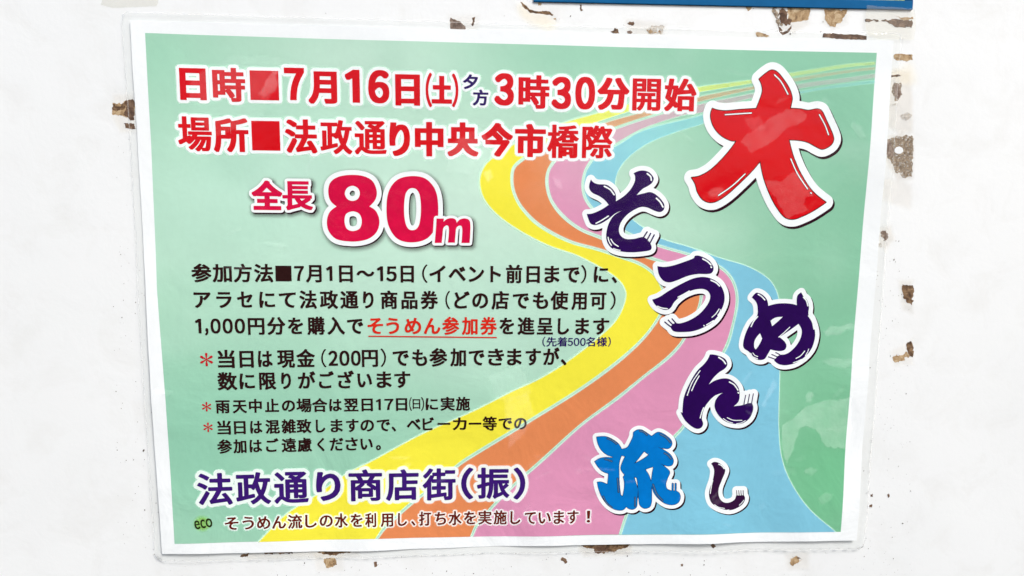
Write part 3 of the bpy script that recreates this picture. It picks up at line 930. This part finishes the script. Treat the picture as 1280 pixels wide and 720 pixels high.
body = [
    ('body_lettering', DARK, .64, LA, chars('参加方法■7月1日〜15日(イベント前日まで)に、', '240 264.5 266 290 292.5 315 318 341.5 344.5 364.5 368 380 382.5 402 408 415.5 424 441 446 468 471.5 479 483 496 501 517.5 528 534.5 '
        '537 557 561 582 586 605 613 626 632.5 652.5 658 674.5 680.5 699 704 724 726 732.5 742 760 764.5 771')),
    ('body_lettering', DARK, .64, LB, chars('アラセにて法政通り商品券(どの店でも使用可)', '243 264 271 290 297 316 324.5 344 349 370 374.5 396 400 422.5 425.5 448 454 467 476 497 502 522 526 547.5 557 562.5 568 587 590.5 610 '
        '614.5 636 641 661 666 685 688 710 714 733 737.5 757.5 762.5 769')),
    ('body_lettering', DARK, .64, LC, chars('1,000円分を購入で', '245 252.5 257 261 264 276.5 279 291.5 294 306.8 310.5 331 334.5 357 360.5 379 384.5 406 409.5 431 434 454')),
    ('body_lettering', DARK, .64, LC, chars('を進呈します', '624.5 642.5 647 668 671 691 697 711 719 736 741 761')),
    ('ticket_lettering', RED2, .6, LC, chars('そうめん参加券', '459.5 479 483 499 506 526.5 530 550.5 553 574 577.5 597 600.5 621')),
    ('quota_lettering', NAVY, .2, LD, [('(', 678, 681.5), ('先着', 683, 709), ('5', 709.5, 716), ('0', 717, 724), ('0', 725, 731.8), ('名様', 732.5, 758.5), (')', 760, 763)]),
    ('note_lettering', DARK, .64, LE, chars('当日は現金(200円)でも参加できますが、', '273 294 300 317.5 323 341 347 369 371 394 402 408 411 422.5 424.5 437 439 451 452.5 472.5 476 482.5 491 511 515.5 534 537 559 563 582.5 '
        '586 605.5 610 630 634 652 657 676 679 699 701 708')),
    ('note_lettering', DARK, .64, LF, chars('数に限りがございます', '273 297 300 319 324.5 345.5 352 364 373 394.5 399 417.5 422.5 442.5 447 465 471 489.5 493 513')),
    ('note_lettering', DARK, .52, LG, [('雨', 270.7, 288), ('天', 291.7, 309), ('中', 311.7, 327.7), ('止', 331.7, 349), ('の', 352.7, 369), ('場合', 370.7, 409.3), ('は', 411.7, 427.3), ('翌', 430, 448), ('日', 452, 466), ('1', 470, 476), ('7', 480.5, 491.7), ('日', 495, 509),
        ('(', 511.7, 514.5), (')', 526.5, 530), ('に', 532, 547.5), ('実', 550.7, 568.5), ('施', 570, 587.5)]),
    ('note_lettering', DARK, .52, LH, [('当', 272.7, 289.5), ('日', 293.3, 307.7), ('は', 313.3, 328.3), ('混', 332.3, 350), ('雑', 352.3, 370), ('致', 371, 389.5), ('し', 395, 406.7), ('ま', 413.5, 428.5), ('す', 432.7, 448.3), ('の', 450.7, 467.5), ('で', 471, 487.5), ('、', 489.5, 495),
        ('ベ', 508.5, 525.7), ('ビ', 528.3, 542.3), ('ー', 547, 562.7), ('カ', 566, 583.3), ('ー', 586, 601.7), ('等', 603.3, 621), ('で', 623.3, 640), ('の', 642.7, 658.3)]),
    ('note_lettering', DARK, .52, LI, [('参', 272.7, 290.7), ('加', 292.5, 308.7), ('は', 312.5, 328), ('ご', 333, 348.5), ('遠', 352.3, 370.7), ('慮', 372, 390), ('く', 396.7, 405.7), ('だ', 412.3, 429.3), ('さ', 432, 447.3), ('い', 450.7, 466), ('。', 470, 476)]),
]
for nm, mt, bw, line, runs in body:
    gs = []
    for s, x0, x1 in runs:
        b_ = 0 if s in '■()' else bw
        gr = run(s, x0 + b_, x1 - b_, line)
        if s in '()':
            b_ = 0.15
        gs += bolden(gr, b_ * PX * 1.15, b_ * PX * 0.8, 0.13) if b_ else gr
    if line is LG:
        gs += bolden([in_box(glyph('日'), 516, 525, 499.5, 511.5)], 0.1, 0.08, 0.12)
    merge_sheet(nm, gs, mt, poster, 0.22)
# underline and the three red asterisks
p = to_plane(np.array([460.5, 621, 621, 460.5]), np.array([419.6, 421.2, 422.7, 421.1]))
sheet('underline', [ccw(p)], RED2, poster, 0.22)
for x0, x1, y0, y1 in ((250.3, 266.8, 440.5, 457.8), (252.7, 265.5, 501.5, 514), (254.3, 267.5, 527, 539.8)):
    cx, cy = (x0 + x1) / 2, (y0 + y1) / 2; c = to_plane(cx, cy); R = (y1 - y0) / 2 * PX
    arms = []
    for k in range(6):
        a = math.radians(90 + 60 * k); d = np.array([math.cos(a), math.sin(a)]); q = np.array([-d[1], d[0]])
        arms.append([ccw(np.array([c - q * .03 * R, c + d * R * .75 - q * .18 * R, c + d * R - q * .14 * R, c + d * R + q * .14 * R, c + d * R * .75 + q * .18 * R, c + q * .03 * R]))])
    merge_sheet('asterisk', arms, ink('asterisk_ink', (196, 36, 44)) if not bpy.data.materials.get('asterisk_ink') else bpy.data.materials['asterisk_ink'], poster, 0.22)

# the shopping street's name: rounded navy letters in a white halo
title = [('法', 247, 291, 590.7, 631), ('政', 295, 338.6, 590, 630.3), ('通', 342.5, 385.5, 589.8, 629.5), ('り', 394.7, 425.7, 590, 627), ('商', 435.6, 477.8, 587, 627), ('店', 482, 523.4, 587, 626.4),
         ('街', 528, 569.7, 586, 626.3), ('(', 576.2, 591.6, 585, 625.3), ('振', 596, 637.2, 585, 624.4), (')', 641.9, 656.9, 584.6, 625)]
gs = []
for ch, x0, x1, y0, y1 in title:
    dx, dy = (1.4, 1.1) if ch not in 'り()' else (1.75, 1.6)
    gs.append(bolden([in_box(glyph(ch), x0 + dx, x1 - dx, y0 + dy, y1 - dy)], dx * PX, dy * PX, 0.16, 0)[0])
ob = merge_sheet('street_name_lettering', gs, ink('violet_navy_ink', (60, 26, 116), mottle=0.2), poster, 0.22)
soft('lettering_halo', gs, WHITE_S, ob, 0.16, 3.6 * PX, 5.6 * PX, 0.97, 0.33)

gs = []
LJ1 = (282, 662, 470, 658.3, 17); LJ2 = (470, 658.3, 737, 654, 17)
for s, x0, x1, ln in (('そう', 282, 318, LJ1), ('めん', 322, 358, LJ1), ('流', 360, 378, LJ1), ('し', 381.7, 396, LJ1), ('の', 399.7, 415.9, LJ1), ('水', 418.6, 434.7, LJ1), ('を', 438.4, 453.4, LJ1), ('利', 456.6, 470.3, LJ1),
                      ('用', 476, 491.5, LJ2), ('し', 497.5, 508.8, LJ2), ('、', 514, 519, LJ2), ('打', 523.8, 539, LJ2), ('ち', 543.4, 557.5, LJ2), ('水', 560.7, 577, LJ2), ('を', 580, 595, LJ2), ('実', 597.8, 614.7, LJ2),
                      ('施', 617, 633.4, LJ2), ('し', 638, 650.5, LJ2), ('て', 656, 669.5, LJ2), ('い', 673, 688.3, LJ2), ('ま', 692, 705, LJ2), ('す', 709, 723, LJ2), ('!', 733.3, 737.7, LJ2)):
    gs += bolden(run(s, x0 + .45, x1 - .45, ln), .58 * PX, .42 * PX, 0.13, 0)
ob = merge_sheet('water_note_lettering', gs, BROWN, poster, 0.22)
soft('lettering_halo', gs, WHITE_S, ob, 0.16, 1.1 * PX, 2.7 * PX, 0.9, 0.3)

# eco button
c = to_plane(253.5, 653.5); circ = np.array([(c[0] + 2.6 * math.cos(t), c[1] + 2.6 * math.sin(t)) for t in np.linspace(0, 2 * math.pi, 25)[:-1]])
eb = soft('eco_button', [[circ]], LIME_S, poster, 0.16, 0.3, 3.2, 0.8, 0.3)
g = text_loops('eco'); allp = np.concatenate([l for q in g for l in q]); a, b = allp.min(0), allp.max(0)
g = [[(l - (a + b) / 2) / (b - a) for l in q] for q in g]
th = math.radians(9); Rm = np.array([[math.cos(th), -math.sin(th)], [math.sin(th), math.cos(th)]])
c2 = to_plane(255, 653.8)
g = [[(l * np.array([22.5 * PX, 12 * PX])) @ Rm.T + c2 for l in q] for q in g]
merge_sheet('eco_lettering', bolden(g, .12, .1, .12), ECO, eb, 0.22)

# total length: crimson, white outline, soft printed shadow
gs = [bolden([in_box(glyph('全'), 316, 350.4, 227, 261.3)], 1.9 * PX, 1.3 * PX, .16)[0],
      bolden([in_box(glyph('長'), 354, 388.8, 227.3, 262)], 1.6 * PX, .85 * PX, .16)[0]]
ob = merge_sheet('length_lettering', gs, CRIM, poster, 0.26)
out = grow(gs, 3.3 * PX, .25, .03)
sheet('lettering_outline', out, WHITE, ob, 0.20)
sheet('printed_shadow', [l + np.array([1.5 * PX, -1.6 * PX]) for l in out], SHAD, ob, 0.17)
soft('shadow_glow', [out], SHAD_S, ob, 0.15, -0.5, 2.6, .75, .4, (0.9, -1.1))
O8, K8 = (390, 205), 6.0
eight = shape('120,205 135,140 190,98 290,81 390,92 455,130 485,205 475,265 430,318* 480,355 505,425 490,500 440,552 370,576 285,581 180,562 125,505 110,435 128,365 183,318* 135,272', [
    '245,220 262,180 302,163 342,180 358,220 342,262 302,277 262,260', '243,430 255,375 305,355 355,375 373,430 355,485 305,503 260,485'], O8, K8)
zero = shape('558,340 575,205 640,118 750,90 855,112 927,200 947,340 930,470 860,560 745,588 640,560 575,465', ['690,340 700,230 725,190 755,180 785,192 808,235 817,340 806,445 785,485 752,497 722,485 700,440'], O8, K8)
mm = shape('934,409* 989,409* 987,432* 1015,412 1048,406 1075,415 1086,440* 1110,416 1145,408 1178,420 1188,455 1187,520 1182,592* 1121,592* 1127,500 1122,468 1105,462 1084,478 1077,520 1072,590* 1019,590* 1027,500 1022,466 1006,461 986,480 979,530 973,592* 920,592* 928,500', [], O8, K8)
ob = merge_sheet('length_lettering', [eight, zero], CRIM, poster, 0.26)
out = grow([eight, zero], 6.0 * PX, .3, .03)
sheet('lettering_outline', out, WHITE, ob, 0.20)
sheet('printed_shadow', [l + np.array([1.2 * PX, -1.3 * PX]) for l in out], SHAD, ob, 0.17)
soft('shadow_glow', [out], SHAD_S, ob, 0.15, -0.5, 2.8, .7, .4, (0.9, -1.1))
ob = merge_sheet('length_lettering', [mm], CRIM, poster, 0.30)
out = grow([mm], 3.4 * PX, .25, .03)
sheet('lettering_outline', out, WHITE, ob, 0.28)
sheet('printed_shadow', [l + np.array([1.3 * PX, -1.3 * PX]) for l in out], SHAD, ob, 0.175)
soft('shadow_glow', [out], SHAD_S, ob, 0.14, -0.5, 2.6, .7, .4, (0.9, -1.1))

# the big brush characters
BIG = [
    dict(org=(850, 70), k=6, mat=RED, white=10.0, sh=(2.6, 2.9), line=1.05, label='large red character outlined in white',
         outer='597,172* 640,135 690,105 730,118 775,170 820,240 843,310 838,350 828,393* 900,397 965,408 1030,398 1062,410 1097,480 1142,580 1152,625 1138,660 1100,688 1065,697 1025,680 960,645 890,630 818,627* 835,700 860,780 910,890 990,1010 1095,1097* 1000,1160 920,1200 850,1223 790,1210 730,1140 680,1050 630,920 602,787* 540,860 450,950 350,1040 270,1090 220,1097 170,1075 132,1020 115,960 87,912* 150,900 230,855 310,780 380,700 425,635* 380,632 310,595 255,530 232,450 245,393* 280,405 340,412 450,402 575,394* 605,320 622,260 615,210',
         holes=[], gl=[('712,140 760,190 812,285', 9), ('340,440 440,433 538,427', 9), ('1047,440 1090,520 1115,590', 9), ('290,1045 390,975 487,885', 9), ('832,772 880,880 957,997', 9), ('980,1026 983,1028 986,1030', 9)], glm=WHITE, gld=True),
    dict(org=(720, 200), k=5.536, mat=NAVY2, white=6.0, sh=(2.0, 2.2), line=0, label='navy brush character outlined in white',
         outer='102,135* 120,155 150,167 210,172 250,200 272,235 275,285* 330,250 375,205 405,150 408,115 397,92* 430,77 465,73 500,82 525,105 537,130 525,158 500,178 460,200 418,243* 470,230 510,222 545,235 585,270 610,310 605,345 580,360 540,350 490,328 450,325 400,345 350,380 310,430 295,480 305,520 340,545 400,545 462,533 500,560 521,600 515,620 480,630 390,638 300,630 240,605 212,560 208,510 225,440 260,385 315,350* 270,370 220,410 170,440 130,450 100,440 85,410 73,373* 110,370 170,345 225,310* 195,275 160,250 110,225 90,190',
         holes=[], hairs=[('490,497 478,515 465,535', 10), ('514,508 502,530 488,555', 10), ('539,518 525,545 508,578', 10)],
         gl=[('195,182 235,205 262,240', 11), ('492,95 515,115 520,140', 11), ('555,265 580,290 600,325', 11), ('137,438 175,418 222,388', 9), ('220,535 226,560 243,590', 8), ('240,548 258,575 290,597', 8), ('258,612 280,620 303,625', 7)], glm=WHITE),
    dict(org=(800, 300), k=5.538, mat=NAVY2, white=6.2, sh=(2.0, 2.2), line=0, label='navy brush character outlined in white',
         outer='118,180* 170,185 240,172 320,145 370,125 378,110 400,107 440,120 480,145 505,180 508,205 495,228 465,235 400,235 330,248 250,280 200,293 160,280 130,240',
         extra='83,412* 130,395 200,350 290,300 370,265 440,255 500,270 550,305 580,360 585,420 565,480 520,550 450,600 370,630 290,637 235,632 215,612 210,598* 240,575 270,577 330,560 400,520 450,470 480,420 485,380 465,350 430,338 370,345 300,375 240,425 210,470 185,483 150,478 108,452',
         holes=[], hairs=[('171,567 190,583 212,600', 9), ('195,554 208,568 226,585', 9), ('221,545 232,558 250,578', 9)],
         gl=[('432,130 465,148 490,172', 10), ('490,186 492,188 494,190', 10), ('490,278 525,295 550,318', 10), ('262,395 300,375 340,352', 8), ('120,458 150,470 188,475', 8), ('547,478 525,510 498,535', 7), ('558,482 552,500 538,522', 6), ('508,558 485,572 460,587', 8), ('441,591 443,593 445,595', 8)], glm=WHITE),
    dict(org=(920, 350), k=6, mat=NAVY2, white=6.0, sh=(2.0, 2.2), line=0, label='navy brush character outlined in white',
         outer='120,132* 150,98 170,97 205,115 235,150 245,195* 300,180 360,175 420,180 460,190* 458,150 465,115 492,93* 510,125 535,150 550,200 548,260 572,300 595,370 598,430 575,510 530,570 460,620 390,640 330,635 290,605 300,590 318,572 345,562 370,560 410,540 460,490 492,430 497,375 473,330* 420,370 330,430* 370,465 383,495 370,525 330,535 262,523* 240,560 215,595 170,600 130,580 100,540 60,510 56,470 75,400 110,330 160,270 165,220 155,170',
         holes=['262,308* 300,283 355,277* 315,315 275,348*', '183,400* 200,440* 175,490 150,522* 138,500 145,450'],
         hairs=[('246,578 270,586 300,597', 8), ('272,560 295,570 325,583', 8), ('302,546 320,555 342,569', 8)],
         gl=[('168,108 195,125 218,150', 10), ('508,130 530,155 542,195', 10), ('165,275 135,310 115,350', 10), ('548,270 575,310 590,370', 10), ('325,430 360,400 408,355', 7), ('112,550 125,575 162,592', 7), ('128,548 142,565 165,575', 6), ('520,535 490,570 455,590', 8), ('550,520 540,545 525,570', 6), ('495,598 465,612 435,622', 7)], glm=WHITE),
    dict(org=(840, 430), k=6, mat=NAVY2, white=6.0, sh=(2.0, 2.2), line=0, label='navy brush character outlined in white',
         outer='283,78* 320,80 370,95 405,120 415,155 395,185 350,215 310,255 277,303* 320,275 370,260 420,260 465,285 500,330 508,380 500,430 465,467* 520,460 595,443 610,470 605,510 580,560 530,595 470,600 400,580 350,535 322,480 325,430 350,390 380,367* 320,390 270,440 240,490 225,560 235,600 220,628 190,637 150,620 100,575 65,512* 79,515* 80,480 90,400 130,300 190,200 240,150 270,110',
         holes=[], hairs=[('553,385 547,415 540,452', 8), ('582,378 576,410 569,448', 8), ('611,374 605,405 598,446', 8)],
         gl=[('350,100 380,120 402,148', 11), ('430,285 465,305 495,345', 10), ('496,364 498,366 500,368', 10), ('210,200 150,290 115,385', 8), ('203,240 175,290 148,350', 9), ('238,478 225,510 212,555', 9), ('415,553 460,572 525,573', 7), ('385,560 420,582 455,592', 6), ('550,575 520,592 485,598', 6)], glm=WHITE),
    dict(org=(735, 525), k=5.538, mat=CYAN, white=5.6, sh=(1.9, 2.1), line=0.6, label='bright blue brush character outlined in white',
         outer='60,118* 120,115 170,135 210,165 232,202* 270,190 290,160 312,110 315,85 340,68 370,68 400,85 440,112* 480,85 510,90 550,115 575,140 580,170 560,195 520,195 480,185* 530,210 570,240 590,280 580,310 550,317 500,300* 540,330 565,360 550,400 538,440 545,475 580,488 610,490 630,505 637,530 625,565 590,583 540,578 490,545 455,500 441,455 440,520 438,570 425,600 390,610 360,590 350,540 347,480 340,560 335,600 310,617 280,612 265,598* 240,622 190,620 140,590 100,540 75,480 65,432* 90,430 135,447* 140,410 142,372* 100,355 70,325 47,288* 80,268 120,260 170,262* 172,255* 130,240 90,205 68,160',
         holes=['232,245* 258,252* 235,300 228,340 255,380* 243,395* 252,430 250,480 240,530* 226,520* 218,450 215,380 216,300', '388,215* 420,240* 370,275 318,302* 350,265', '395,342* 425,330 452,322* 444,370 436,430* 420,380', '318,393* 338,400* 344,440 345,478* 330,430'],
         hairs=[('585,440 585,465 584,492', 10), ('605,440 605,465 604,495', 10)],
         gl=[('135,128 165,140 198,165', 9), ('358,75 385,82 408,102', 9), ('500,98 540,120 570,155', 9), ('528,228 550,240 575,268', 9), ('118,272 140,277 165,287', 8), ('205,405 208,450 212,500', 8), ('105,530 130,575 165,605', 8), ('326,535 325,565 325,595', 8), ('450,445 475,510 515,555', 9)], glm=GREY, gld=True),
    dict(org=(870, 560), k=8, mat=ink('plum_ink', (52, 18, 60), mottle=0.22), white=5.8, sh=(1.6, 1.6), line=0, label='small dark plum brush character outlined in white',
         outer='150,155* 180,138 220,145 265,175 290,215 285,250 255,320 225,400 222,460 240,510 280,540 330,540 380,515 400,470* 440,472 474,468* 488,500 470,550 420,590 350,615 280,610 200,580 150,540 128,480 130,420 165,320 180,240 172,190',
         holes=[], hairs=[('403,422 405,445 408,475', 8), ('425,422 427,445 430,472', 8), ('447,422 448,445 451,472', 8), ('469,422 470,445 472,472', 8)],
         gl=[('225,160 255,175 280,205', 11), ('165,320 150,380 138,450', 9), ('475,520 455,545 430,568', 9), ('180,560 220,585 280,598', 8), ('155,565 180,590 210,605', 7), ('235,615 280,618 325,612', 7)], glm=WHITE),
]
for k, d in enumerate(BIG):
    org, z = d['org'], d['k']
    G = [shape(d['outer'], d['holes'], org, z)]
    if 'extra' in d:
        G.append(shape(d['extra'], [], org, z))
    lay = 0.26 + 0.0 * k
    H_ = [[bar(trace(s, org, z, False, 5), wd / z * PX)] for s, wd in d.get('hairs', [])]
    ob = merge_sheet('title_character', G + [h for h in H_], d['mat'], poster, lay)
    ob['label'] = d['label']
    # hairs share the body's ink and may cross it: give them a hair's breadth of their own
    out = grow(G + H_, d['white'] * PX, .3, .03)
    sheet('lettering_outline', out, WHITE, ob, lay - 0.06)
    sheet('printed_shadow', [l + np.array([d['sh'][0] * PX, -d['sh'][1] * PX]) for l in out], SHAD, ob, lay - 0.09)
    if d['line']:
        sheet('ink_line', grow(G + H_, d['line'] * PX, .2, .02), LINE, ob, lay - 0.03)
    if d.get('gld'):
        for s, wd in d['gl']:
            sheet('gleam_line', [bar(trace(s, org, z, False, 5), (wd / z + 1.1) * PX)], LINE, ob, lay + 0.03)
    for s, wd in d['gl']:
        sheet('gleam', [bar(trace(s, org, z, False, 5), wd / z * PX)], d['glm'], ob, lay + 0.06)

# ---- pale haze painted on as the film's reflections of the sky
SHEEN_PATCHES = [
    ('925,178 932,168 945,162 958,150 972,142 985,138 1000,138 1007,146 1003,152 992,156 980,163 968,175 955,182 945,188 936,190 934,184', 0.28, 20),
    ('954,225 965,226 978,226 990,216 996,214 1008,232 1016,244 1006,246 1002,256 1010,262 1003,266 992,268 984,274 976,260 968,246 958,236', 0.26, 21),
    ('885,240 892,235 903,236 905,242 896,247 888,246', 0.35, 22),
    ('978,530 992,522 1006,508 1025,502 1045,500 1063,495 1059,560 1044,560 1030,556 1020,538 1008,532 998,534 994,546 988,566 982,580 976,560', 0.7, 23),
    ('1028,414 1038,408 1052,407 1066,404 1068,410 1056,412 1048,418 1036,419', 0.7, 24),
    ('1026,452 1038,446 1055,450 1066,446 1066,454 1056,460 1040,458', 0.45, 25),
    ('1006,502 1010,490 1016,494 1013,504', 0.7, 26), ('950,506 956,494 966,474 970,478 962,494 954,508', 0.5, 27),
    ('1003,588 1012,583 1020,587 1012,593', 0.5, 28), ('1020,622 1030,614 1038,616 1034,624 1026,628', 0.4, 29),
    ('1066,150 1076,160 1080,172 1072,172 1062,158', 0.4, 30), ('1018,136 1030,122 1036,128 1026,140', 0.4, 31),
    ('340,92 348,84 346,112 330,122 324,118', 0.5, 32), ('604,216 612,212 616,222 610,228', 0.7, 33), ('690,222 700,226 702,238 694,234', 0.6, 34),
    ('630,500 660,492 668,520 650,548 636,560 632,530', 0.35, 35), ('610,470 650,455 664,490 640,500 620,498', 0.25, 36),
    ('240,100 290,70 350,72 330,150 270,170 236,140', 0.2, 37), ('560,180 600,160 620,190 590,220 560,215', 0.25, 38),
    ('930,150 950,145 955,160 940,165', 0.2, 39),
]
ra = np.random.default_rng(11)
for k in range(46):                                           # many small painted sheens, mostly where the sheet has cockled
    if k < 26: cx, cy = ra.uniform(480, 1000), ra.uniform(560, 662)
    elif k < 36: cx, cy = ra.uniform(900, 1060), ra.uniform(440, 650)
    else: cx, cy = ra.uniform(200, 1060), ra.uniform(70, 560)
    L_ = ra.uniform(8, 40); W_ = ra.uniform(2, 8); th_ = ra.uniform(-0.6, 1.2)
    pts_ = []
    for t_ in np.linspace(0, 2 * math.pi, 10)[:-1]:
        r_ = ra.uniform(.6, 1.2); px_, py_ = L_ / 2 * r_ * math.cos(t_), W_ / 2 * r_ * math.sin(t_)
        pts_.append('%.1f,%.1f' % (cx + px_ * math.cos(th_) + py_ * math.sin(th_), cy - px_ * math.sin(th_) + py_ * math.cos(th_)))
    SHEEN_PATCHES.append((' '.join(pts_), ra.uniform(.1, .38), 60 + k))
for s, a, sd in SHEEN_PATCHES:
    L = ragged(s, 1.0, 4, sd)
    soft('sheen_patch', [[L]], SHEEN, poster, 0.37 + 0.0005 * (sd - 20), *((-0.3, 0.4) if sd in (20, 21, 23) else (-0.7, 0.8)), a, 0.4)

# ---- the laminating film, with its clear margin
lam_px = ('159,15 400,22.5 700,32 1000,38.5 1118,41 1124,43 1126,50 1119,150 1106,340 1092,540 1083,640 1079.5,676 1078,683 1072,685.5 850,688 700,690 460,696.5 205,700.5 197,698 194,692 '
          '186,560 172,340 160,130 152.5,30 153,19')
lam = quadline(lam_px, wob=0.25)
V, T = fill([lam], 4.0); T = face_out(T, V)
dpap = np.clip(sdf(V, [paper_loop]) / 3.0, 0, 1)
hh = warp(V[:, 0], V[:, 1]) + 0.5 - 0.25 * dpap
n = len(V)
# rim: the film's cut edge
n_l = len(lam)
from mathutils.kdtree import KDTree
kd = KDTree(n)
for i, q in enumerate(V):
    kd.insert((q[0], q[1], 0), i)
kd.balance()
rim_idx = [kd.find((q[0], q[1], 0))[1] for q in lam]
V2 = np.vstack([V, V[rim_idx]])
h2 = np.concatenate([hh, hh[rim_idx] - 0.3])
F = T.tolist() + [[rim_idx[i], n + i, n + (i + 1) % n_l, rim_idx[(i + 1) % n_l]] for i in range(n_l) if rim_idx[i] != rim_idx[(i + 1) % n_l]]
me = bpy.data.meshes.new('laminate')
me.from_pydata(np.stack([V2[:, 0] / 1000, -h2 / 1000, V2[:, 1] / 1000], 1).tolist(), [], F); me.materials.append(FILM)
for p_ in me.polygons:
    p_.use_smooth = len(p_.vertices) == 3
ob = bpy.data.objects.new('laminate', me); COL.objects.link(ob); ob.parent = poster
# heat-sealed seam: a slightly milky line round the paper and along the cut edge
SEAL = ink('milky_seal', (196, 200, 198), alpha=True, mottle=0.1)
ln = np.vstack([lam, lam[:1]])
strip('film_edge', ln, 0.25, 0.25, SEAL, poster, 0.31, lambda V_: np.full(len(V_), 0.4))

# ------------------------------------------------------------------ neighbouring board at the top and old tape
board = bpy.data.objects.new('notice_board', None); COL.objects.link(board); board.location = (0, 0, HEIGHT)
board['label'] = 'blue-edged board with a yellow-green print, only its bottom edge showing above the poster'
board['category'] = 'board'
BLUE = ink('blue_frame_paint', (22, 98, 152), mottle=0.12, rough=0.35)
LIMEP = grime('yellow_green_print', (146, 160, 70), (196, 206, 120), (214, 212, 150), scale=60)


def box(name, pts, h0, h1, mat, parent):
    n = len(pts); V = np.vstack([pts, pts]); h = np.concatenate([np.full(n, h0), np.full(n, h1)])
    F = [list(range(n, 2 * n))] + [[i, (i + 1) % n, n + (i + 1) % n, n + i] for i in range(n)]
    me = bpy.data.meshes.new(name)
    me.from_pydata(np.stack([V[:, 0] / 1000, -h / 1000, V[:, 1] / 1000], 1).tolist(), [], F); me.materials.append(mat)
    o = bpy.data.objects.new(name, me); COL.objects.link(o)
    o.parent = parent
    if parent is None:
        o.location = (0, 0, HEIGHT)
    bv = o.modifiers.new('bevel', 'BEVEL'); bv.width = 0.0003; bv.segments = 2; bv.limit_method = 'ANGLE'
    return o


A = to_plane(667, 2.0, 0.001); B = to_plane(1141, 12.3, 0.001); d = (B - A) / np.linalg.norm(B - A); up = np.array([-d[1], d[0]])
fr = 4.9
box('frame', ccw(np.array([A, B, B + up * fr, A + up * fr])), 0.05, 1.0, BLUE, board)
box('frame', ccw(np.array([A + up * (fr + .02), A + up * 300, A + up * 300 + d * fr, A + up * (fr + .02) + d * fr])), 0.05, 1.0, BLUE, board)
box('frame', ccw(np.array([B + up * (fr + .02), B + up * 300, B + up * 300 - d * fr, B + up * (fr + .02) - d * fr])), 0.05, 1.0, BLUE, board)
box('print_sheet', ccw(np.array([A + up * fr + d * fr, B + up * fr - d * fr, B + up * 300 - d * fr, A + up * 300 + d * fr])), 0.04, 0.7, LIMEP, board)

L = ragged('1082,7 1100,9 1120,10 1141,12 1143,30 1141,50 1120,50 1095,49 1084,46 1080,30', .35, 4, 77)
tape = sheet('adhesive_tape', [L], TAPE, None, 1.3, step=4, h=0.0)
tape['label'] = 'yellowed clear tape stuck over brown scrapes below the right end of the blue-edged board'; tape['category'] = 'tape'
L = ragged('128,0 150,-8 190,-6 199,0 196,8 170,9 140,10 126,6', .35, 4, 78)
tape2 = sheet('adhesive_tape', [L], TAPE, None, 0.25, step=4, h=0.0)
tape2['label'] = 'faint greyish scrap of old clear tape above the top left corner of the poster'; tape2['category'] = 'tape'
